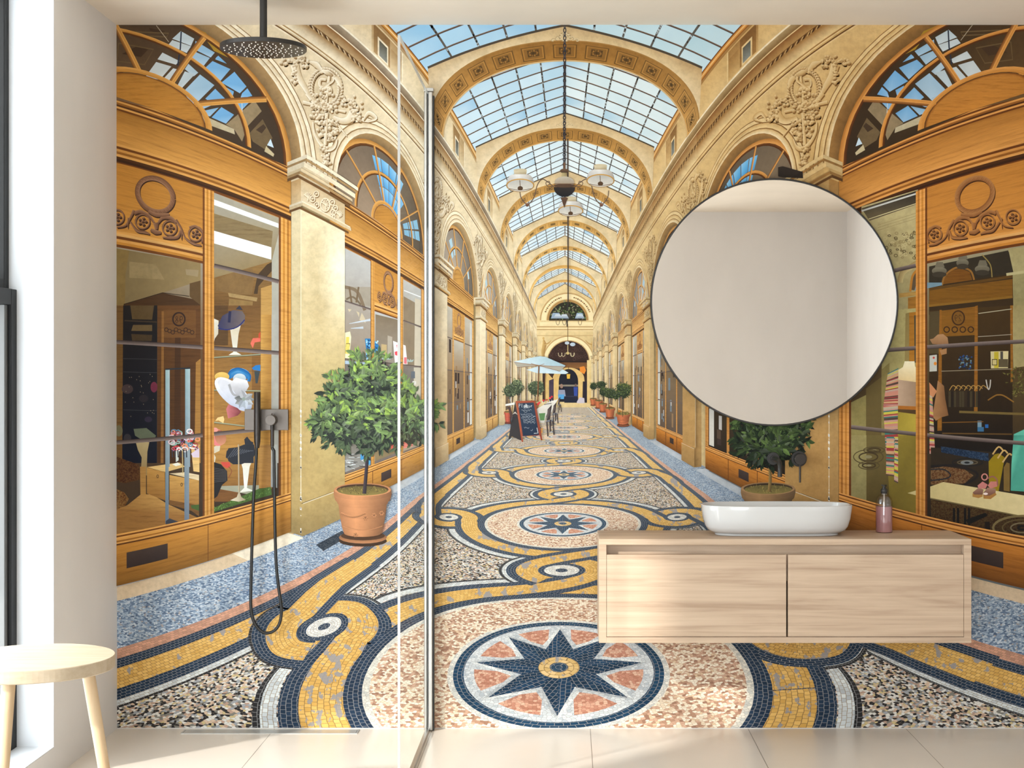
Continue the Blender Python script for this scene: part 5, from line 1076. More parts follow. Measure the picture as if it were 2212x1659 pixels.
def lamp_shade(cx, cy, rx, ry):
    hh = ry * 1.75
    quad((cx - rx * 0.47, cy - hh * 1.36), (cx + rx * 0.47, cy - hh * 1.36), (cx + rx * 0.44, cy - hh * 0.98), (cx - rx * 0.44, cy - hh * 0.98), ((232, 220, 190), (214, 200, 168), (168, 152, 120), (196, 180, 150)))
    ell(cx, cy - hh * 1.36, rx * 0.47, ry * 0.2, (206, 192, 160), n=16)
    A = [(cx - rx * (0.44 + 0.57 * math.sin(PI / 2 * v) ** 0.9), cy - hh * 0.98 + hh * (1 - math.cos(PI / 2 * v)) * 1.0) for v in (0, .15, .3, .45, .6, .75, .9, 1)]; B = [(2 * cx - x, y) for x, y in A]
    lv()
    for k in range(7):
        u, v = k / 7, (k + 1) / 7; l = lambda t: mix((232, 230, 224), (176, 172, 172), t); r = lambda t: mix((206, 200, 190), (150, 144, 140), t); md = lambda a, b: ((a[0] + b[0]) / 2 - rx * .1, a[1])
        m0, m1 = md(A[k], B[k]), md(A[k + 1], B[k + 1]); w_ = lambda t: mix((244, 242, 238), (206, 204, 204), t)
        face([A[k], m0, m1, A[k + 1]], [l(u), w_(u), w_(v), l(v)]); face([m0, B[k], B[k + 1], m1], [w_(u), r(u), r(v), w_(v)])
    ell(cx, cy, rx * 1.02, ry * 1.04, ((206, 156, 74), (150, 116, 70)), n=28); ell(cx, cy + 0.5, rx * 0.93, ry * 0.9, ((186, 184, 180), (224, 218, 206)), n=28)
    line((cx - 1, cy - ry * 0.8), (cx, cy + ry * 0.4), 1.4, (110, 84, 60)); ell(cx, cy + ry * 0.45, rx * 0.2, ry * 0.34, (84, 60, 40), n=10); stroke(curve([(cx - rx * 0.8, cy + ry * 0.5), (cx, cy + ry * 0.75), (cx + rx * 0.8, cy + ry * 0.5)], 5), 1.2, (100, 74, 50))
def props():
    # second parasol, then the cafe
    part('parasol', MUR, 'pale parasol behind the front one'); poly([(1138, 799), (1180, 786), (1214, 797), (1228, 805), (1222, 808), (1160, 806)], (206, 226, 236)); line((1178, 806), (1176, 866), 1.4, (116, 84, 56))
    cols = ((58, 70, 52), (92, 106, 76), (134, 146, 108), (160, 170, 120))
    potted_tree('second bushy potted tree behind the chalkboard', [(1158, 838, 20, 17, 1.0)], (1146, 1164, 872, 892), [(1156, 848), (1155, 874)], 4.5, 150, cols, False, 60)
    potted_tree('bushy potted tree left of the chalkboard', [(1100, 844, 13, 15, 0.5), (1116, 836, 15, 18, 0.7)], (1089, 1106, 888, 915), [(1110, 848), (1106, 876)], 5.0, 220, cols, False, 66, (176, 84, 66))
    quad((1092, 873), (1112, 869), (1112, 874), (1092, 877), ((236, 236, 230),) * 4, 'plain', 1)
    part('dining_table', MUR, 'cafe table with a white cloth and glasses'); poly([(1158, 884), (1186, 868), (1206, 862), (1198, 874), (1192, 890), (1180, 896), (1176, 914), (1160, 910)], lambda x, y: mix((236, 230, 222), (200, 196, 186), (y - 862) / 50)); poly([(1164, 893), (1178, 892), (1176, 908), (1167, 908)], (92, 132, 82))
    for x, y, c in ((1162, 873, (206, 50, 60)), (1165, 870, (220, 60, 70)), (1174, 865, (206, 50, 60)), (1188, 860, (226, 66, 76)), (1192, 857, (206, 50, 60)), (1181, 864, (190, 70, 60))): ell(x, y, 2.6, 2.2, c, n=8)
    for x in range(1172, 1204, 5): line((x, 866 - (x - 1172) * 0.1), (x, 871 - (x - 1172) * 0.1), 0.8, (246, 248, 246))
    line((1175, 874), (1191, 871), 1.4, (96, 90, 92))
    for k, (x, y, h) in enumerate(((1209, 862, 30), (1200, 876, 42), (1189, 884, 60))):
        part('dining_chair', MUR, ['far dark wooden cafe chair', 'middle dark wooden cafe chair', 'nearest dark wooden cafe chair beside the chalkboard'][k]); c = (66, 56, 58)
        poly([(x - h * 0.10, y), (x + h * 0.05, y - h * 0.16), (x - h * 0.02, y + h * 0.36), (x - h * 0.14, y + h * 0.42)], c); 
        for j in range(3): line((x - h * 0.09 + j * h * 0.03, y + h * 0.05 - j * h * 0.05), (x - h * 0.11 + j * h * 0.03, y + h * 0.34 - j * h * 0.05), 0.7, (116, 100, 98))
        poly([(x - h * 0.12, y + h * 0.40), (x + h * 0.08, y + h * 0.36), (x + h * 0.10, y + h * 0.44), (x - h * 0.18, y + h * 0.47)], (128, 130, 140))
        for a, b, d, e in ((-0.13, 0.44, -0.09, 0.98), (-0.02, 0.44, 0.0, 0.80), (0.08, 0.42, 0.13, 0.92), (0.0, 0.38, 0.02, 0.6)): line((x + a * h, y + b * h), (x + d * h, y + e * h), max(1.1, h * 0.045), c)
    part('dining_chair', MUR, 'dark chair behind the chalkboard'); poly([(1097, 878), (1103, 880), (1108, 897), (1104, 906)], (84, 64, 60)); line((1102, 900), (1104, 918), 1.6, (70, 54, 52))
    q = Q(930, 740, 6.913)
    pz = part('parasol', MUR, 'pale blue parasol over the cafe tables')
    line(*q(1618, 350, 1600, 880), 2.6, ((150, 104, 66), (96, 60, 36))); poly(q(1240, 285, 1300, 372, 1620, 340, 1930, 428, 2015, 348, 1640, 300), (176, 170, 156)); poly(q(1240, 285, 1560, 215, 1640, 205, 1720, 215, 2018, 345, 1980, 365, 1640, 335, 1300, 300), lambda x, y: mix((214, 232, 240), (166, 196, 208), sm((x - 1120) / 90)))
    poly(q(1560, 225, 1640, 203, 1730, 222, 1660, 250), (190, 214, 224))
    for a in (q(1620, 345, 1290, 372), q(1620, 345, 1500, 312), q(1620, 345, 1700, 318), q(1620, 345, 1930, 428), q(1620, 345, 1250, 292), q(1620, 345, 1990, 360)): line(*a, 1.0, (150, 110, 80))
    part('chalkboard_sign', MUR, 'wooden framed chalkboard with a handwritten menu')
    poly(q(1265, 875, 1375, 1470, 1215, 1400, 1180, 1445, 1165, 1440), (58, 54, 56)); poly(q(1220, 1075, 1265, 1030, 1305, 1080, 1265, 1055), (206, 196, 186))
    poly(q(1270, 872, 1562, 866, 1672, 1455, 1650, 1460, 1630, 1385, 1370, 1398, 1385, 1480, 1362, 1485), lambda x, y: mix((176, 92, 64), (146, 66, 48), (x - 1113) / 60)); poly(q(1306, 905, 1540, 895, 1622, 1375, 1380, 1395), lambda x, y: mix((48, 64, 84), (34, 48, 72), (y - 868) / 75))
    txt('Plat', *q(1385, 940)[0], 8, (236, 240, 240)); txt('du', *q(1425, 945)[0], 6, (236, 240, 240)); txt('Jour', *q(1465, 940)[0], 7, (236, 240, 240)); line(*q(1390, 978, 1475, 972), 0.7, (226, 230, 232))
    rg = random.Random(21)
    def scrib(x0, y0, w, h=14):
        p = []; x = x0
        while x < x0 + w: p.append(q(x, y0 + rg.uniform(-h, h))[0]); x += rg.uniform(6, 13)
        stroke(p, 0.55, (190, 198, 206))
    for x, y, w in ((1360, 1010, 150), (1390, 1030, 60), (1350, 1070, 180), (1370, 1095, 200), (1355, 1120, 130), (1500, 1115, 70), (1375, 1145, 190), (1385, 1170, 180), (1390, 1195, 150), (1540, 1200, 30), (1400, 1275, 80), (1495, 1305, 40)): scrib(x, y, w)
    stroke(q(1590, 1270, 1605, 1350, 1545, 1355), 1.2, (236, 240, 240)); line(*q(1665, 1270, 1662, 1350), 2, (226, 150, 60))
    # topiary row on the right
    g2 = ((38, 50, 36), (62, 78, 44), (92, 106, 56), (116, 126, 66)); tc = (176, 100, 64)
    for k, (lb, cr, pt, tr, l, n) in enumerate((('farthest ball topiary in a terracotta pot', [(1282, 834, 8.5, 8.5, 1)], (1274, 1289, 860, 876), [(1282, 842), (1281, 864)], 3, 70), ('fourth ball topiary from the front', [(1299, 831, 11, 9, 1)], (1284, 1302, 864, 882), [(1296, 838), (1294, 868)], 3.4, 90),
        ('third ball topiary from the front', [(1304, 846, 11, 11, 1)], (1293, 1312, 871, 890), [(1304, 852), (1303, 876)], 3.6, 90), ('second ball topiary from the front', [(1318, 850, 14, 12, 0.8), (1330, 856, 8, 8, 0.3)], (1306, 1329, 880, 904), [(1314, 858), (1316, 886)], 4.2, 150), ('nearest ball topiary in a terracotta pot', [(1347, 843, 17, 17, 1)], (1330, 1362, 892, 920), [(1345, 856), (1345, 900)], 4.4, 300))):
        potted_tree(lb, cr, pt, tr, l, n, g2, k == 4, 80 + k, tc, (96, 76, 50))
    potted_tree('laurel tree in a wide clay pot printed behind the basin', [(1664, 900, 66, 44, 0.9), (1640, 950, 44, 32, 0.5), (1690, 945, 48, 30, 0.5), (1664, 972, 40, 26, 0.4)], (1600, 1717, 1048, 1160), [(1660, 990), (1663, 1030), (1661, 1062)], 19, 520, ((18, 26, 18), (36, 50, 30), (64, 84, 44), (98, 122, 64)), True, 95, (150, 116, 80), (124, 100, 58), 40)
    potted_tree('large laurel tree in a terracotta pot on the left', [(792, 915, 88, 50, 0.55), (800, 860, 78, 50, 0.5), (740, 905, 56, 44, 0.35), (860, 905, 66, 46, 0.4), (795, 815, 44, 40, 0.22), (730, 850, 30, 30, 0.08), (900, 895, 28, 34, 0.1), (700, 905, 24, 24, 0.07)], (722, 846, 1050, 1172), [(797, 940), (793, 1000), (788, 1066)], 20, 900, GREEN, True, 101, sprigs=70)
    # lamps on chains
    part('hanging_chain', MUR, 'long iron chain down the middle'); base = LV[0]
    y = 55.0; k = 0
    while y < 356:
        LV[0] = base + STEP * (k % 2); st = 8.5 - 3.5 * (y - 55) / 300; ring(1220 - 0.004 * (y - 55), y + st * 0.4, (2.6 if k % 2 else 1.4), st * 0.62, 2.0, (42, 44, 54) if k % 2 else (64, 62, 66), n=10); y += st; k += 1
    LV[0] = base + STEP * 3
    part('lamp_rod', MUR, 'thin iron rod carrying the far chandeliers'); quad((1225, 300), (1228, 300), (1228.5, 660), (1226, 660), ((70, 56, 48),) * 4, 'plain', 1); line((1227, 452), (1227, 472), 4, (70, 52, 44))
    ch = part('chandelier', MUR, 'three arm chandelier with milk glass shades and dark bowl')
    def arm(sg): 
        c = [(1219 + sg * 22, 402), (1219 + sg * 34, 404), (1219 + sg * 40, 396), (1219 + sg * 33, 392), (1219 + sg * 31, 398), (1219 + sg * 36, 400)]; stroke(curve([(1219 + sg * 23, 404), (1219 + sg * 38, 392), (1219 + sg * 48, 388), (1219 + sg * 58, 400), (1219 + sg * 66, 428), (1219 + sg * 80, 442), (1219 + sg * 93, 428), (1219 + sg * 96, 412)], 6), 2.0, (104, 84, 70)); stroke(curve(c, 5), 1.5, (96, 76, 62)); ell(1219 + sg * 80, 443, 4, 4, ((150, 110, 84), (96, 64, 50)), n=12)
    lamp_shade(1232.5, 456, 27, 12)
    for sg in (-1, 1): arm(sg)
    lamp_shade(1124, 401, 30, 14); lamp_shade(1297, 391, 30, 14)
    stroke([(1219, 352), (1219, 366)], 5, (110, 80, 60)); ell(1219, 370, 9.5, 5, ((120, 90, 66), (70, 52, 40)), n=14); quad((1214, 374), (1224, 374), (1226, 388), (1212, 388), ((176, 160, 110), (150, 130, 90), (170, 150, 110), (190, 176, 140)), 'plain', 1); ell(1219, 394, 21, 12, ((196, 186, 170), (150, 132, 112)), n=24)
    ell(1219, 405, 23, 21, ((70, 58, 46), (30, 28, 32)), n=28, a0=0, a1=PI); ell(1219, 402, 23, 4, (84, 62, 46), n=20); line((1196, 398), (1242, 398), 1.4, (110, 78, 52)); ell(1219, 430, 8, 3.4, (100, 72, 54), n=12); poly([(1213, 432), (1225, 432), (1221, 444), (1219, 450), (1217, 444)], (92, 66, 50))
    part('chandelier', MUR, 'second chandelier in front of the far lunette'); line((1226, 655), (1226, 672), 3.4, (50, 48, 44)); ell(1225, 683, 7.5, 7, ((100, 92, 74), (48, 46, 40)), n=16)
    for x in (1205, 1253, 1219): poly([(x - 10, 688), (x - 5, 679), (x + 5, 679), (x + 10, 688)], lambda a, b: mix((214, 222, 230), (130, 146, 166), (b - 679) / 9)); stroke(curve([(x - 4, 690), (x - 3, 699), (x, 702), (x + 3, 699), (x + 4, 690)], 4), 1.0, (110, 90, 66))
    poly([(1223, 690), (1227, 690), (1226, 706), (1224, 706)], (70, 60, 50)); line((1226.5, 700), (1226.5, 740), 1.2, (110, 86, 56))
    part('chandelier', MUR, 'small brass chandelier in the far doorway'); ell(1225, 741, 5, 3.4, (196, 206, 216), n=12); ell(1237, 744, 6, 4, (186, 200, 214), n=12)
    for x in (1210, 1237, 1217, 1236): stroke(curve([(x - 4, 762), (x - 3, 768), (x, 770), (x + 3, 768), (x + 4, 762)], 4), 1.1, (206, 190, 150))
    line((1226.5, 745), (1226.5, 766), 1.6, (206, 184, 130)); ell(1226.5, 763, 4, 3, (200, 176, 116), n=10)
    part('lantern', MUR, 'glowing brass lantern in the far doorway'); line((1228, 792), (1228, 806), 1.2, (60, 44, 30)); poly([(1224, 808), (1232, 808), (1231, 818), (1225, 818)], (226, 180, 70))
    part('floodlight', MUR, 'dark floodlight on the right cornice'); poly([(1680, 362), (1690, 360), (1733, 372), (1734, 386), (1690, 384), (1680, 382)], (46, 36, 28)); CUR[0] = WALL[1]
# ------------------------------------------------------------------ put the print together
MUR = part('wall_mural')
def base_fill():
    CUR[0] = MUR
    quad((X0, Y0), (X1, Y0), (X1, Y1), (X0, Y1), ((206, 180, 130),) * 4, 'stone', 12)
base_fill()
WALL[-1] = part('arcade_wall', MUR, 'printed left stone wall with reliefs'); WALL[1] = part('arcade_wall', MUR, 'printed right stone wall with reliefs')
paint_floor(); end_wall()
for i in range(8, -1, -1):
    LS = LV[0]; mx = LS
    for s in (-1, 1):
        LV[0] = LS
        upper_wall(s, i); clerestory(s, i); bay(s, i); CUR[0] = WALL[s]
        if i < 5:
            p = pal(s, i); relief(s, 0.98, CB[i] - CB[0], TROPHY, mix(p['deep'], p['sh'], 0.6), mix(p['stone'], p['sh'], 0.2), mix(p['hi'], (255, 250, 236), 0.4 if s < 0 else 0.1), 1.0 / (1 + i) )
        pilaster(s, i); mx = max(mx, LV[0])
    LV[0] = mx
    if i > 0: 
        CUR[0] = MUR; skylight(i); arch_rib(i) if i < 8 else None
        # the cornice runs in front of the rib feet
        LS = LV[0]
        for s in (-1, 1):
            LV[0] = LS; p = pal(s, i); part_wall(s); za, zb = max(0.02, CB[i] - 0.66), CB[i] + 0.66
            wr(s, 1.0, za, zb, 2.40, 2.30, ((168, 152, 130) if s < 0 else (176, 148, 104), (126, 104, 80) if s < 0 else (130, 96, 52))); wr(s, 1.0, za, zb, 2.425, 2.40, mix(p['hi'], (255, 250, 235), 0.5))
props()
lv(); Y_FRONT = -(Y_BASE + STEP * (int(OCC.max()) + 1)); print('print layers', OCC.max(), sum(len(p.f) for p in PARTS))
def build_part(p):
    if not p.f:
        o = bpy.data.objects.new(p.name, None)
    else:
        me = bpy.data.meshes.new(p.name); me.from_pydata(p.v, [], p.f)
        used = sorted(set(p.m)); 
        for k in used: me.materials.append(INK[INK_ORDER[k]])
        me.polygons.foreach_set('material_index', [used.index(k) for k in p.m])
        ca = me.color_attributes.new('Col', 'FLOAT_COLOR', 'POINT'); ca.data.foreach_set('color', np.array(p.c, dtype=np.float32).ravel())
        uv = me.uv_layers.new(name='UV'); li = np.zeros(len(me.loops), dtype=np.int32); me.loops.foreach_get('vertex_index', li)
        uv.data.foreach_set('uv', np.array(p.uv, dtype=np.float32)[li].ravel()); me.update()
        o = bpy.data.objects.new(p.name, me)
    C.objects.link(o); p.obj = o
    if p.parent is not None: o.parent = p.parent.obj
    if p.label: o['label'] = p.label
bpy.data.objects.remove(mural)
for p in PARTS:
    if p.f or any(c.parent is p for c in PARTS): build_part(p)
m = MUR.obj; m['label'] = 'full wall photo mural of a glass roofed shopping arcade with mosaic floor'; m['category'] = 'mural'
# ------------------------------------------------------------------ room helpers
def link_mesh(name, bm, mat, parent=None, smooth=False, bevel=0.0, seg=2):
    bmesh.ops.recalc_face_normals(bm, faces=bm.faces)
    me = bpy.data.meshes.new(name); bm.to_mesh(me); bm.free()
    for m in (mat if isinstance(mat, list) else [mat]): me.materials.append(m)
    o = bpy.data.objects.new(name, me); C.objects.link(o)
    if smooth: me.polygons.foreach_set('use_smooth', [True] * len(me.polygons)); me.set_sharp_from_angle(angle=0.62)
    if bevel:
        b = o.modifiers.new('Bevel', 'BEVEL'); b.width = bevel; b.segments = seg; b.limit_method = 'ANGLE'; b.angle_limit = 0.7
    if parent: o.parent = parent; o.matrix_parent_inverse = Matrix.Translation(-parent.location)
    return o
def box(bm, a, b):
    vs = [bm.verts.new((x, y, z)) for x in (a[0], b[0]) for y in (a[1], b[1]) for z in (a[2], b[2])]
    for f in ((0, 1, 3, 2), (4, 6, 7, 5), (0, 4, 5, 1), (2, 3, 7, 6), (0, 2, 6, 4), (1, 5, 7, 3)): bm.faces.new([vs[i] for i in f])
def boxes(*bs):
    bm = bmesh.new()
    for a, b in bs: box(bm, a, b)
    return bm
def lathe(bm, prof, n=40, at=(0, 0, 0), axis='z', cap=True):
    """prof: (radius, height) list"""
    rings = []
    for r, h in prof:
        rg = []
        for k in range(n):
            t = 2 * PI * k / n; p = (r * math.cos(t), r * math.sin(t), h)
            if axis == 'y': p = (p[0], p[2], p[1])
            rg.append(bm.verts.new((at[0] + p[0], at[1] + p[1], at[2] + p[2])))
        rings.append(rg)
    for a, b in zip(rings, rings[1:]):
        for k in range(n): bm.faces.new((a[k], a[(k + 1) % n], b[(k + 1) % n], b[k]))
    if cap:
        bm.faces.new(rings[0][::-1]); bm.faces.new(rings[-1])
def tube(bm, pts, r, n=12, caps=True):
    pts = [Vector(p) for p in pts]; rs = r if isinstance(r, list) else [r] * len(pts); rings = []
    up = None
    for i, p in enumerate(pts):
        d = (pts[min(i + 1, len(pts) - 1)] - pts[max(i - 1, 0)]).normalized()
        if up is None: up = d.orthogonal().normalized()
        up = (up - d * up.dot(d)).normalized(); q = d.cross(up)
        rings.append([bm.verts.new(p + (up * math.cos(2 * PI * k / n) + q * math.sin(2 * PI * k / n)) * rs[i]) for k in range(n)])
    for a, b in zip(rings, rings[1:]):
        for k in range(n): bm.faces.new((a[k], a[(k + 1) % n], b[(k + 1) % n], b[k]))
    if caps: bm.faces.new(rings[0][::-1]); bm.faces.new(rings[-1])
def thing(name, label, cat, loc=(0, 0, 0)):
    o = bpy.data.objects.new(name, None); C.objects.link(o); o.location = loc; o['label'] = label; o['category'] = cat; o.empty_display_size = 0.05
    return o
def struct(name, bm, mat, **k):
    o = link_mesh(name, bm, mat, **k); o['kind'] = 'structure'; return o

# ------------------------------------------------------------------ room materials
def plaster(name, col, rough=0.75):
    m, nt, b = new_mat(name); tc = N(nt, 'ShaderNodeTexCoord')
    n1 = N(nt, 'ShaderNodeTexNoise', Scale=3.0, Detail=6.0); mp = N(nt, 'ShaderNodeMapping'); mp.inputs['Scale'].default_value = (1, 1, 0.5)
    link(nt, tc.outputs['Object'], mp.inputs[0]); link(nt, mp.outputs[0], n1.inputs['Vector'])
    f = ramp(nt, n1.outputs['Fac'], [(0.3, gray(0.96)), (0.7, gray(1.03))]); link(nt, mix_c(nt, 1.0, L3(col), f, 'MULTIPLY'), b.inputs['Base Color'])
    n2 = N(nt, 'ShaderNodeTexNoise', Scale=90.0, Detail=3.0); link(nt, tc.outputs['Object'], n2.inputs['Vector'])
    bp = N(nt, 'ShaderNodeBump', Strength=0.05, Distance=0.002); link(nt, n2.outputs['Fac'], bp.inputs['Height']); link(nt, bp.outputs[0], b.inputs['Normal'])
    b.inputs['Roughness'].default_value = rough; b.inputs['Specular IOR Level'].default_value = 0.25
    return m
M_WALL = plaster('beige_plaster', (215, 212, 210)); M_CEIL = plaster('ceiling_paint', (220, 209, 194)); M_WHITE = plaster('white_reveal_paint', (206, 208, 211), 0.5)
def floor_mat():
    m, nt, b = new_mat('floor_tile'); tc = N(nt, 'ShaderNodeTexCoord'); sp = N(nt, 'ShaderNodeSeparateXYZ'); link(nt, tc.outputs['Object'], sp.inputs[0])
    def seam(out, off, step, w):
        a = math_n(nt, 'ADD', out, -off + step * 20.5); a = math_n(nt, 'MODULO', a, step); a = math_n(nt, 'SUBTRACT', a, step / 2); a = math_n(nt, 'ABSOLUTE', a); return math_n(nt, 'LESS_THAN', a, w)
    g = math_n(nt, 'MAXIMUM', seam(sp.outputs[0], 0.088, 0.6, 0.0011), seam(sp.outputs[1], -0.72, 1.2, 0.0011))
    n1 = N(nt, 'ShaderNodeTexNoise', Scale=2.0, Detail=5.0); link(nt, tc.outputs['Object'], n1.inputs['Vector'])
    c = mix_c(nt, 1.0, L3((222, 213, 202)), ramp(nt, n1.outputs['Fac'], [(0.3, gray(0.95)), (0.7, gray(1.03))]), 'MULTIPLY')
    link(nt, mix_c(nt, g, c, L3((120, 106, 90))), b.inputs['Base Color']); b.inputs['Roughness'].default_value = 0.28; b.inputs['Specular IOR Level'].default_value = 0.35
    return m
M_FLOOR = floor_mat()
def wood_mat(name, a, bcol, axis=(1.0, 9.0, 9.0), rough=0.5):
    m, nt, b = new_mat(name); tc = N(nt, 'ShaderNodeTexCoord'); mp = N(nt, 'ShaderNodeMapping'); mp.inputs['Scale'].default_value = axis; link(nt, tc.outputs['Object'], mp.inputs[0])
    n1 = N(nt, 'ShaderNodeTexNoise', Scale=2.2, Detail=4.0, Distortion=1.2); link(nt, mp.outputs[0], n1.inputs['Vector'])
    mp2 = N(nt, 'ShaderNodeMapping'); mp2.inputs['Scale'].default_value = tuple(x * (1 if x < 2 else 5) for x in axis); link(nt, tc.outputs['Object'], mp2.inputs[0])
    n2 = N(nt, 'ShaderNodeTexNoise', Scale=3.0, Detail=8.0, Roughness=0.7); link(nt, mp2.outputs[0], n2.inputs['Vector'])
    f = math_n(nt, 'ADD', math_n(nt, 'MULTIPLY', n1.outputs['Fac'], 0.6), math_n(nt, 'MULTIPLY', n2.outputs['Fac'], 0.4))
    c = ramp(nt, f, [(0.34, L3(bcol)), (0.5, L3(mix(a, bcol, 0.35))), (0.64, L3(a))]); link(nt, c, b.inputs['Base Color'])
    bp = N(nt, 'ShaderNodeBump', Strength=0.12, Distance=0.001); link(nt, n2.outputs['Fac'], bp.inputs['Height']); link(nt, bp.outputs[0], b.inputs['Normal'])
    b.inputs['Roughness'].default_value = rough; b.inputs['Specular IOR Level'].default_value = 0.3
    return m
M_OAK = wood_mat('light_oak', (204, 180, 156), (172, 146, 123), (0.8, 11.0, 11.0)); M_BIRCH = wood_mat('pale_birch', (184, 168, 146), (168, 150, 124), (1.0, 7.0, 7.0)); M_BIRCHV = wood_mat('pale_birch_leg', (196, 172, 140), (180, 150, 114), (7.0, 7.0, 1.0))
M_BLACK = simple_mat('matt_black_metal', (44, 41, 39), 0.38, 0.3, 0.05); M_GUN = simple_mat('brushed_gunmetal', (98, 90, 84), 0.42, 0.7, 0.04, 60); M_GUND = simple_mat('dark_gunmetal', (58, 53, 50), 0.34, 0.7, 0.04, 60)
M_CHROME = simple_mat('polished_chrome', (186, 183, 178), 0.3, 1.0, 0.02); M_STEEL = simple_mat('satin_steel', (188, 186, 182), 0.34, 0.35, 0.05, 40); M_CERAMIC = simple_mat('white_ceramic', (206, 206, 206), 0.12, 0.0, 0.01, 4, 0.5, 0.4)
M_MIRROR = simple_mat('mirror_silver', (243, 240, 236), 0.0, 1.0, 0.0); M_RUB = simple_mat('black_rubber', (18, 17, 16), 0.45, 0.0, 0.05); M_NOZ = simple_mat('pale_silicone', (216, 206, 192), 0.5, 0.0, 0.05); M_GREYF = simple_mat('grey_aluminium', (96, 95, 93), 0.5, 0.2, 0.04); M_FRAME = simple_mat('black_window_frame', (17, 16, 15), 0.55, 0.0, 0.05, 8, 0.25); M_EDGE = simple_mat('glass_edge', (176, 174, 170), 0.3, 0.0, 0.02)
def pane_mat(name, tint, gloss):
    m = bpy.data.materials.new(name); m.use_nodes = True; nt = m.node_tree; nt.nodes.remove(nt.nodes['Principled BSDF'])
    t = N(nt, 'ShaderNodeBsdfTransparent'); t.inputs[0].default_value = (*tint, 1); g = N(nt, 'ShaderNodeBsdfGlossy'); g.inputs['Roughness'].default_value = 0.02
    mx = N(nt, 'ShaderNodeMixShader'); mx.inputs[0].default_value = gloss; link(nt, t.outputs[0], mx.inputs[1]); link(nt, g.outputs[0], mx.inputs[2]); link(nt, mx.outputs[0], nt.nodes['Material Output'].inputs[0])
    return m
M_PANE = pane_mat('clear_shower_glass', (0.985, 0.99, 0.985), 0.035); M_WIN = pane_mat('window_glass', (0.97, 0.98, 0.98), 0.05)

# ------------------------------------------------------------------ room shell
T = 0.25
struct('floor', boxes(((ROOM_L - T, ROOM_B - T, -0.12), (ROOM_R + T, T, 0.0))), M_FLOOR)
struct('ceiling', boxes(((ROOM_L - T, ROOM_B - T, ROOM_H), (ROOM_R + T, T, ROOM_H + 0.15))), M_CEIL)
struct('wall_back', boxes(((ROOM_L - T, 0.0, 0.0), (ROOM_R + T, T, ROOM_H))), M_WALL)
struct('wall_right', boxes(((ROOM_R, ROOM_B, 0.0), (ROOM_R + T, 0.0, ROOM_H))), M_WALL)
WN, WF, WS, WT = -2.64, -0.738, 0.10, 2.655          # first window: near jamb, far jamb, sill, head
W2N, W2F = -6.3, -3.1
struct('wall_left', boxes(((ROOM_L - T, WF, 0.0), (ROOM_L, 0.0, ROOM_H)), ((ROOM_L - T, ROOM_B, 0.0), (ROOM_L, WN, ROOM_H)),
       ((ROOM_L - T, WN, 0.0), (ROOM_L, WF, WS)), ((ROOM_L - T, WN, WT), (ROOM_L, WF, ROOM_H))), M_WALL)
RX0, RX1 = -1.66, 0.45                                   # unseen glazed opening added behind the camera to light the mural
struct('wall_rear', boxes(((ROOM_L, ROOM_B - T, 0.0), (RX0, ROOM_B, ROOM_H)), ((RX1, ROOM_B - T, 0.0), (ROOM_R, ROOM_B, ROOM_H)), ((RX0, ROOM_B - T, 0.0), (RX1, ROOM_B, 0.1)), ((RX0, ROOM_B - T, 2.6), (RX1, ROOM_B, ROOM_H))), M_WALL)
struct('trim_1', boxes(((ROOM_L - 0.2, WF - 0.004, WS), (ROOM_L - 0.0005, WF + 0.0, WT)), ((ROOM_L - 0.2, WN, WS), (ROOM_L - 0.0005, WF - 0.004, WS + 0.004))), M_WHITE)
def window(n, y0, y1, lower):
    w = bpy.data.objects.new('window_%d' % n, None); C.objects.link(w); w['kind'] = 'structure'
    a, b = ROOM_L - 0.19, ROOM_L - 0.149
    f = 0.045
    link_mesh('window_frame', boxes(((a, y1 - f, 1.63), (b, y1, WT)), ((a, y0, 1.63), (b, y0 + f, WT)), ((a, y0 + f, WT - f), (b, y1 - f, WT)), ((a, y0 + f, 1.63), (b, y1 - f, 1.66))), M_FRAME, w, bevel=0.002)
    c = ROOM_L - 0.122
    link_mesh('sash_frame', boxes(((a, y1 - 0.055, WS + 0.004), (c, y1 - 0.002, 1.628)), ((a, y0 + 0.002, WS + 0.004), (c, y0 + 0.055, 1.628)), ((a, y0 + 0.055, 1.575), (c, y1 - 0.055, 1.628)), ((a, y0 + 0.055, WS + 0.004), (c, y1 - 0.055, WS + 0.055))), M_FRAME, w, bevel=0.002)
    link_mesh('sash_liner', boxes(((a + 0.01, y1 - 0.085, WS + 0.056), (c - 0.012, y1 - 0.056, 1.574)), ((a + 0.01, y0 + 0.056, WS + 0.056), (c - 0.012, y0 + 0.085, 1.574))), M_GREYF, w, bevel=0.001)
    link_mesh('glass', boxes(((a + 0.012, y0 + f, 1.66), (a + 0.018, y1 - f, WT - f)), ((a + 0.03, y0 + 0.055, WS + 0.055), (a + 0.036, y1 - 0.055, 1.575))), M_WIN, w)
window(1, WN, WF - 0.004, True)
w3 = bpy.data.objects.new('window_2', None); C.objects.link(w3); w3['kind'] = 'structure'  # rear glazing added for even frontal light on the mural
link_mesh('window_frame', boxes(((RX0, ROOM_B - 0.1, 0.1), (RX0 + 0.05, ROOM_B - 0.05, 2.6)), ((RX1 - 0.05, ROOM_B - 0.1, 0.1), (RX1, ROOM_B - 0.05, 2.6)), ((RX0 + 0.05, ROOM_B - 0.1, 2.55), (RX1 - 0.05, ROOM_B - 0.05, 2.6)), ((RX0 + 0.05, ROOM_B - 0.1, 0.1), (RX1 - 0.05, ROOM_B - 0.05, 0.15))), M_FRAME, w3)
link_mesh('glass', boxes(((RX0 + 0.05, ROOM_B - 0.08, 0.15), (RX1 - 0.05, ROOM_B - 0.074, 2.55))), M_WIN, w3)

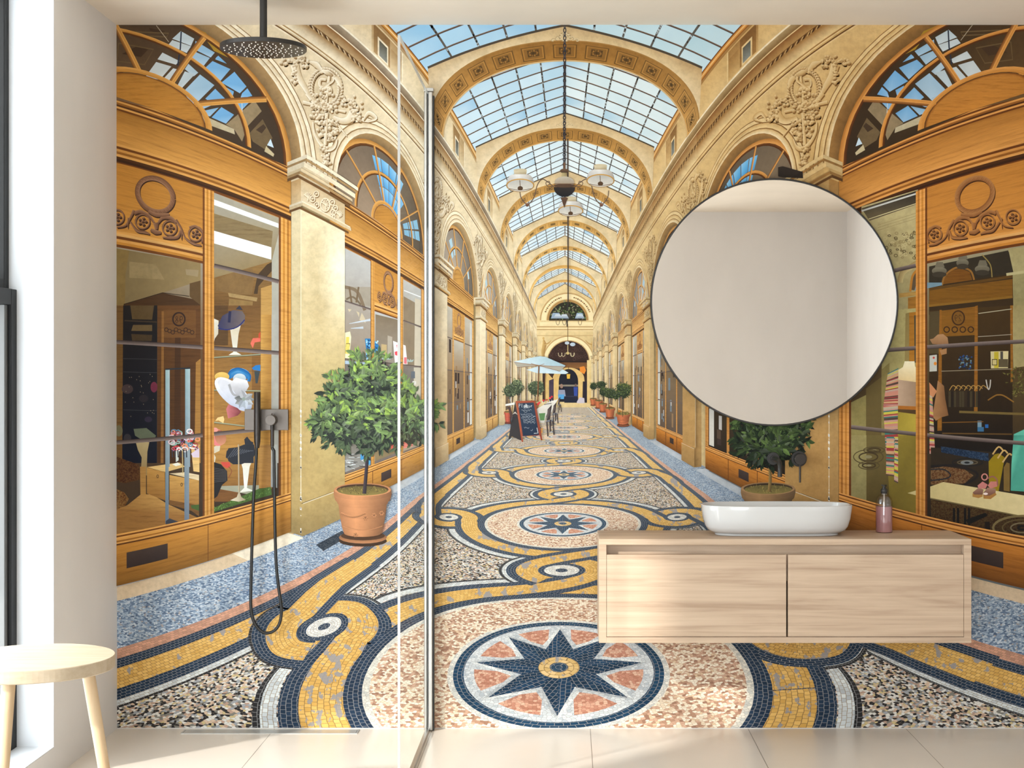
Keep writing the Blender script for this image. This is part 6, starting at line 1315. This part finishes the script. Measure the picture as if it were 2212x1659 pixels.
YM = Y_FRONT - 0.0004                                   # front of the mural
# ------------------------------------------------------------------ vanity and what stands on it
def X_(px, d): return (px - VPX) * d / (S_PX * CAM_D)
vx0, vx1, vz0, vz1, vy = 0.1146, 1.450, 0.383, 0.756, -0.342
v = thing('wall_hung_vanity', 'wall hung light oak vanity cabinet with two drawers under the basin', 'cabinet', ((vx0 + vx1) / 2, -0.18, vz0))
t = 0.0265
link_mesh('countertop', boxes(((vx0, vy, vz1 - 0.021), (vx1, YM, vz1))), M_OAK, v, bevel=0.0012)
link_mesh('cabinet_body', boxes(((vx0, vy, vz0), (vx0 + t, YM, vz1 - 0.021)), ((vx1 - t, vy, vz0), (vx1, YM, vz1 - 0.021)), ((vx0 + t, vy, vz0), (vx1 - t, YM, vz0 + 0.021)), ((vx0 + t, vy + 0.045, 0.60), (vx1 - t, vy + 0.06, vz1 - 0.021)), ((vx0 + t, YM - 0.012, vz0 + 0.021), (vx1 - t, YM, 0.60))), M_OAK, v, bevel=0.0008)
for k, (a, b) in enumerate(((vx0 + t + 0.0012, 0.7862), (0.7922, vx1 - t - 0.0012))):
    d = link_mesh('drawer', boxes(((a, vy, vz0 + 0.0228), (b, vy + 0.02, 0.6995)), ((a + 0.01, vy + 0.02, vz0 + 0.03), (b - 0.01, YM - 0.02, 0.58))), M_OAK, v, bevel=0.001)
def sections(secs, cx, cy, z0, n=64, e=3.2):
    bm = bmesh.new(); rings = []
    for a, b, z in secs:
        r = []
        for k in range(n):
            q = 2 * PI * k / n; c, s = math.cos(q), math.sin(q)
            r.append(bm.verts.new((cx + a * math.copysign(abs(c) ** (2 / e), c), cy + b * math.copysign(abs(s) ** (2 / e), s), z0 + z)))
        rings.append(r)
    for r1, r2 in zip(rings, rings[1:]):
        for k in range(n): bm.faces.new((r1[k], r1[(k + 1) % n], r2[(k + 1) % n], r2[k]))
    bm.faces.new(rings[0][::-1]); bm.faces.new(rings[-1]); return bm
bx, by = 0.772, -0.172
sk = thing('wash_basin', 'white ceramic vessel basin on the oak countertop', 'basin', (bx, by, vz1))
bsn = link_mesh('bowl', sections([(0.222, 0.082, 0.0), (0.226, 0.086, 0.0015), (0.227, 0.087, 0.006), (0.224, 0.085, 0.0085), (0.236, 0.096, 0.011), (0.252, 0.108, 0.020), (0.262, 0.116, 0.034), (0.270, 0.122, 0.060), (0.2755, 0.126, 0.095), (0.2768, 0.1275, 0.110), (0.2755, 0.1265, 0.1122), (0.271, 0.122, 0.1125), (0.268, 0.119, 0.110), (0.262, 0.113, 0.085), (0.252, 0.104, 0.045), (0.226, 0.08, 0.024), (0.12, 0.04, 0.019), (0.03, 0.02, 0.018)], bx, by, vz1), M_CERAMIC, sk, True)
bm = bmesh.new(); lathe(bm, [(0.022, vz1 + 0.018), (0.022, vz1 + 0.0205), (0.012, vz1 + 0.021)], 24, (bx, by, 0)); link_mesh('drain_plug', bm, M_STEEL, sk)
# soap dispenser
sx, sy = (1909.5 - VPX) * 5.9 / 3408, -0.102
sd = thing('soap_dispenser', 'pink liquid soap dispenser with a black pump at the right of the basin', 'soap dispenser', (sx, sy, vz1))
def glass_mat(name, col, rough, trans, ior=1.3):
    m, nt, b = new_mat(name); b.inputs['Base Color'].default_value = (*L3(col), 1); b.inputs['Roughness'].default_value = rough; b.inputs['Transmission Weight'].default_value = trans; b.inputs['IOR'].default_value = ior
    return m
M_BOT = pane_mat('clear_bottle_plastic', (0.86, 0.85, 0.85), 0.12); M_SOAP = simple_mat('pink_soap', (196, 140, 146), 0.3, 0.0, 0.03, 20, 0.5, 0.6)
bm = bmesh.new(); lathe(bm, [(0.028, 0.0), (0.0305, 0.002), (0.0312, 0.006), (0.0312, 0.108), (0.0300, 0.120), (0.0265, 0.131), (0.0200, 0.138), (0.0125, 0.142), (0.0115, 0.145), (0.0115, 0.150)], 40, (sx, sy, vz1)); link_mesh('bottle', bm, M_BOT, sd, True)
bm = bmesh.new(); lathe(bm, [(0.027, 0.0015), (0.0295, 0.003), (0.0300, 0.007), (0.0300, 0.097), (0.0296, 0.0975)], 40, (sx, sy, vz1)); link_mesh('soap', bm, M_SOAP, sd, True)
bm = bmesh.new(); lathe(bm, [(0.0122, 0.146), (0.0128, 0.147), (0.0128, 0.160), (0.0122, 0.162), (0.008, 0.1625), (0.008, 0.168), (0.0052, 0.1685), (0.0052, 0.173), (0.0105, 0.1735), (0.011, 0.176), (0.0105, 0.179), (0.004, 0.1795)], 28, (sx, sy, vz1)); tube(bm, [(sx, sy, vz1 + 0.1765), (sx - 0.004, sy - 0.016, vz1 + 0.1765), (sx - 0.007, sy - 0.03, vz1 + 0.1745)], 0.0034, 10); link_mesh('pump', bm, M_BLACK, sd, True)
bm = bmesh.new(); tube(bm, [(sx, sy, vz1 + 0.146), (sx, sy, vz1 + 0.098)], 0.0028, 10); link_mesh('dip_tube', bm, M_NOZ, sd)

# ------------------------------------------------------------------ mirror
mx_, mz_, mr = (1672 - VPX) * 5.965 / 3408, CAM_Z - (653 - VPY) * 5.965 / 3408, 267.5 * 5.965 / 3408
mi = thing('wall_mirror', 'large round mirror with a thin black frame above the vanity', 'mirror', (mx_, YM, mz_))
bm = bmesh.new(); lathe(bm, [(mr - 0.0065, YM - 0.004), (mr, YM - 0.004), (mr, YM - 0.030), (mr - 0.001, YM - 0.031), (mr - 0.0055, YM - 0.031), (mr - 0.0065, YM - 0.030), (mr - 0.0065, YM - 0.0045)], 128, (mx_, 0, mz_), 'y', False); link_mesh('mirror_frame', bm, M_BLACK, mi)
bm = bmesh.new(); lathe(bm, [(mr - 0.0068, YM - 0.005), (mr - 0.0068, YM - 0.026)], 128, (mx_, 0, mz_), 'y'); link_mesh('mirror_glass', bm, M_MIRROR, mi)
bm = bmesh.new(); lathe(bm, [(0.09, YM), (0.09, YM - 0.006)], 24, (mx_, 0, mz_), 'y'); link_mesh('wall_bracket', bm, M_BLACK, mi)

# ------------------------------------------------------------------ basin taps
tx, tz = wx(1668.8), wz(990)
tp = thing('wall_mounted_spout', 'black wall mounted basin spout bending downwards over the basin', 'tap', (tx, YM, tz))
bm = bmesh.new(); lathe(bm, [(0.0245, YM), (0.0245, YM - 0.007), (0.0235, YM - 0.008), (0.012, YM - 0.008), (0.012, YM - 0.02)], 36, (tx, 0, tz), 'y'); link_mesh('escutcheon', bm, M_BLACK, tp, False, 0.0006)
bm = bmesh.new(); tube(bm, [(tx, YM - 0.012, tz), (tx, YM - 0.12, tz), (tx, YM - 0.165, tz - 0.001), (tx, YM - 0.178, tz - 0.006), (tx, YM - 0.186, tz - 0.016), (tx, YM - 0.188, tz - 0.03), (tx, YM - 0.189, tz - 0.058)], 0.0088, 20); link_mesh('spout_tube', bm, M_BLACK, tp, True)
kx, kz = wx(1724), wz(990.4)
kp = thing('wall_mounted_mixer', 'black wall mounted single lever mixer right of the spout', 'tap', (kx, YM, kz))
bm = bmesh.new(); lathe(bm, [(0.0298, YM), (0.0298, YM - 0.007), (0.029, YM - 0.008), (0.022, YM - 0.008)], 40, (kx, 0, kz), 'y'); link_mesh('escutcheon', bm, M_BLACK, kp)
bm = bmesh.new(); lathe(bm, [(0.0218, YM - 0.008), (0.0218, YM - 0.043), (0.0208, YM - 0.044)], 40, (kx, 0, kz), 'y'); link_mesh('knob', bm, M_GUND, kp, False, 0.0005)
bm = bmesh.new(); tube(bm, [(kx, YM - 0.032, kz - 0.018), (kx, YM - 0.032, kz - 0.088)], 0.0038, 14); link_mesh('lever', bm, M_GUND, kp, True)

# ------------------------------------------------------------------ shower
px_, pz_ = wx(578.5), wz(906.3)
sm_ = thing('shower_mixer', 'gunmetal wall plate with a round shower control knob', 'shower mixer', (px_, YM, pz_))
link_mesh('wall_plate', boxes(((px_ - 0.0825, YM - 0.012, pz_ - 0.0395), (px_ + 0.0825, YM, pz_ + 0.0395))), M_GUN, sm_, bevel=0.001)
ax, az = wx(592), wz(906.5)
bm = bmesh.new(); lathe(bm, [(0.0195, YM - 0.012), (0.0195, YM - 0.058), (0.0188, YM - 0.0588)], 36, (ax, 0, az), 'y'); box(bm, (ax - 0.003, YM - 0.05, az + 0.0185), (ax + 0.003, YM - 0.03, az + 0.025)); link_mesh('control_knob', bm, M_GUN, sm_, False, 0.0006)
bm = bmesh.new(); tube(bm, [(ax + 0.002, YM - 0.03, az - 0.018), (ax + 0.002, YM - 0.03, az - 0.064), (ax + 0.002, YM - 0.03, az - 0.090), (ax + 0.002, YM - 0.03, az - 0.100)], [0.0070, 0.0070, 0.0070, 0.0064], 16); link_mesh('hose_outlet', bm, M_GUND, sm_, True)
hy = YM - 0.042; hd = CAM_D + hy
hx = (555.7 - VPX) * hd / 3408; hz = lambda y: CAM_Z - (y - VPY) * hd / 3408
bm = bmesh.new(); tube(bm, [(hx, YM - 0.012, hz(915)), (hx, hy + 0.0135, hz(915))], 0.009, 14); link_mesh('handset_holder', bm, M_GUND, sm_, True)
hs = thing('wall_mounted_hand_shower', 'slim dark stick hand shower with a black looped hose', 'hand shower', (hx, hy, hz(953)))
bm = bmesh.new(); lathe(bm, [(0.0118, hz(847)), (0.0125, hz(848)), (0.0125, hz(940)), (0.0121, hz(941)), (0.0125, hz(942)), (0.0118, hz(954)), (0.0075, hz(968))][::-1], 28, (hx, hy, 0)); link_mesh('handset', bm, M_GUND, hs, True)
HP = [(554, 966), (553, 1000), (548, 1072), (544.6, 1169), (542, 1270), (542, 1310), (545.5, 1334), (553, 1351), (566, 1364.5), (579, 1367.5), (594, 1361), (604, 1346), (608, 1322), (606, 1298), (601, 1262), (596.5, 1215), (594, 1140), (592.8, 1048), (592.2, 1000), (591.6, 962)]
n_ = len(HP); dep = [hy + (YM - 0.03 - hy) * k / (n_ - 1) for k in range(n_)]
pth = [((x - VPX) * (CAM_D + d) / 3408, d, CAM_Z - (y - VPY) * (CAM_D + d) / 3408) for (x, y), d in zip(HP, dep)]
pth = [tuple(p) for p in curve(pth, 5)]; pth[-1] = (ax + 0.002, YM - 0.03, az - 0.1008); pth[-2] = (ax + 0.002, YM - 0.03, az - 0.106)
bm = bmesh.new(); tube(bm, pth, 0.0058, 12); link_mesh('shower_hose', bm, M_RUB, hs, True)
rx_, ry_, rz_ = -1.058, -0.503, 2.476
rs = thing('rain_shower_head', 'round black rain shower head hanging from the ceiling', 'shower head', (rx_, ry_, rz_))
bm = bmesh.new(); lathe(bm, [(0.1475, 0.0), (0.149, 0.0015), (0.149, 0.0135), (0.1475, 0.015), (0.03, 0.017)], 80, (rx_, ry_, rz_)); link_mesh('spray_plate', bm, M_BLACK, rs)
bm = bmesh.new(); lathe(bm, [(0.0155, rz_ + 0.017), (0.0145, rz_ + 0.04), (0.0128, rz_ + 0.042), (0.0128, ROOM_H - 0.008), (0.03, ROOM_H - 0.008), (0.03, ROOM_H)], 28, (rx_, ry_, 0)); link_mesh('ceiling_arm', bm, M_BLACK, rs)
bm = bmesh.new()
for k in range(20):
    for j in range(7):
        a = 2 * PI * k / 20 + (0.157 if j % 2 else 0); r = 0.024 + 0.0185 * j
        if j < 2 and k % 2: continue
        lathe(bm, [(0.0026, rz_ + 0.0004), (0.0022, rz_ - 0.0018), (0.0012, rz_ - 0.0028)], 8, (rx_ + r * math.cos(a), ry_ + r * math.sin(a), 0))
nz_ = link_mesh('nozzles', bm, M_NOZ, rs); nz_['kind'] = 'stuff'
gx = -0.5265
ss = thing('shower_screen', 'frameless clear glass shower screen with a chrome wall profile', 'shower screen', (gx, -0.5, 0))
link_mesh('glass_panel', boxes(((gx - 0.004, -1.058, 0.014), (gx + 0.004, YM - 0.031, 2.405))), M_PANE, ss)
link_mesh('panel_edge', boxes(((gx - 0.0042, -1.0605, 0.014), (gx + 0.0042, -1.0582, 2.407)), ((gx - 0.0042, -1.058, 2.4052), (gx + 0.0042, YM - 0.031, 2.4072))), M_EDGE, ss)
bm = boxes(((gx - 0.0135, YM - 0.03, 0.002), (gx - 0.0018, YM, 2.415)), ((gx + 0.0018, YM - 0.03, 0.002), (gx + 0.0185, YM, 2.415))); link_mesh('wall_profile', bm, M_CHROME, ss, bevel=0.0035, seg=4)
link_mesh('glass_gasket', boxes(((gx - 0.0016, YM - 0.0306, 0.014), (gx + 0.0016, YM - 0.0122, 2.414))), M_RUB, ss)
link_mesh('profile_seal', boxes(((gx + 0.0192, YM - 0.024, 0.002), (gx + 0.024, YM, 2.40))), M_RUB, ss)
link_mesh('profile_cap', boxes(((gx - 0.0145, YM - 0.032, 2.4155), (gx + 0.022, YM, 2.428))), M_STEEL, ss, bevel=0.001)
link_mesh('floor_seal', boxes(((gx - 0.007, -1.058, 0.0), (gx + 0.007, YM - 0.031, 0.0135))), M_CHROME, ss, bevel=0.001)
dr = thing('floor_drain', 'long narrow stainless steel floor drain along the mural', 'drain', (-1.117, -0.06, 0))
link_mesh('drain_frame', boxes(((-1.449, -0.090, 0.0), (-0.786, -0.084, 0.0022)), ((-1.449, -0.031, 0.0), (-0.786, -0.025, 0.0022)), ((-1.449, -0.084, 0.0), (-1.443, -0.031, 0.0022)), ((-0.792, -0.084, 0.0), (-0.786, -0.031, 0.0022))), M_STEEL, dr)
link_mesh('drain_cover', boxes(((-1.441, -0.081, 0.0003), (-0.794, -0.034, 0.0018))), M_STEEL, dr)
link_mesh('drain_channel', boxes(((-1.443, -0.084, 0.0), (-0.792, -0.031, 0.0003))), M_RUB, dr)

# ------------------------------------------------------------------ stool
qx, qy, qz, qr = -1.478, -1.64, 0.5637, 0.221
st = thing('round_stool', 'pale birch round stool by the window', 'stool', (qx, qy, 0))
bm = bmesh.new(); lathe(bm, [(qr - 0.004, qz - 0.036), (qr, qz - 0.033), (qr, qz - 0.002), (qr - 0.002, qz), ], 96, (qx, qy, 0)); link_mesh('seat', bm, M_BIRCH, st)
for a in (30, 150, 265):
    a = math.radians(a); c, s = math.cos(a), math.sin(a)
    bm = bmesh.new(); tube(bm, [(qx + 0.233 * c, qy + 0.233 * s, 0.0), (qx + 0.148 * c, qy + 0.148 * s, qz - 0.0355)], [0.0155, 0.0185], 24); lo = [v_ for v_ in bm.verts if v_.co.z < 0.02]
    for v_ in lo: v_.co.z = 0.0
    for v_ in bm.verts:
        if v_.co.z > qz - 0.05: v_.co.z = qz - 0.0362
    link_mesh('leg', bm, M_BIRCHV, st, True)

# ------------------------------------------------------------------ daylight and camera
w = bpy.data.worlds.new('Sky'); bpy.context.scene.world = w; w.use_nodes = True
bg = w.node_tree.nodes['Background']; bg.inputs['Color'].default_value = (0.88, 0.95, 1.0, 1); bg.inputs['Strength'].default_value = SKY
def portal(loc, rot, sx_, sy_):
    l = bpy.data.lights.new('window_portal', 'AREA'); l.shape = 'RECTANGLE'; l.size = sx_; l.size_y = sy_; l.cycles.is_portal = True
    o = bpy.data.objects.new('window_portal', l); o.location = loc; o.rotation_euler = rot; C.objects.link(o)
portal((ROOM_L - 0.21, (WN + WF) / 2, 1.38), (0, -PI / 2, 0), 2.5, WF - WN); portal(((RX0 + RX1) / 2, ROOM_B - 0.11, 1.35), (PI / 2, 0, 0), RX1 - RX0, 2.45)
sun = bpy.data.lights.new('Sun', 'SUN'); sun.energy = SUN; sun.angle = math.radians(2.2); sun.color = (1.0, 0.95, 0.88)
so = bpy.data.objects.new('Sun', sun); so.rotation_euler = Vector((1, 1, -0.67)).to_track_quat('-Z', 'Y').to_euler(); C.objects.link(so)
# unseen blocker added outside, shaped to keep the sun off the mural
bm = bmesh.new()
for out in ([(-1.66, 1.17), (-1.66, 4.5), (-3.7, 4.5), (-3.7, 2.78), (-3.02, 2.78), (-3.02, 2.08)],):
    A = [bm.verts.new((-2.6, y, z)) for y, z in out]; B = [bm.verts.new((-2.75, y, z)) for y, z in out]; n = len(out)
    bm.faces.new(A); bm.faces.new(B[::-1])
    for k in range(n): bm.faces.new((A[k], A[(k + 1) % n], B[(k + 1) % n], B[k]))
struct('sun_blocker', bm, M_WHITE)
cam = bpy.data.cameras.new('Camera'); co = bpy.data.objects.new('Camera', cam); C.objects.link(co)
co.location = (0, -CAM_D, CAM_Z); co.rotation_euler = (PI / 2, 0, 0); cam.sensor_width = 36.0; cam.sensor_fit = 'HORIZONTAL'
cam.lens = 36.0 * S_PX * CAM_D / W_PX; cam.shift_x = -(VPX - W_PX / 2) / W_PX; cam.shift_y = -(H_PX / 2 - VPY) / W_PX
cam.clip_start = 0.02
sc = bpy.context.scene; sc.camera = co
sc.view_settings.view_transform = 'Standard'; sc.view_settings.look = 'None'; sc.view_settings.gamma = 1.0; sc.view_settings.use_curve_mapping = False; sc.view_settings.exposure = EXPO
sc.cycles.max_bounces = 10; sc.cycles.diffuse_bounces = 6; sc.cycles.transparent_max_bounces = 16; sc.cycles.sample_clamp_indirect = 4.0
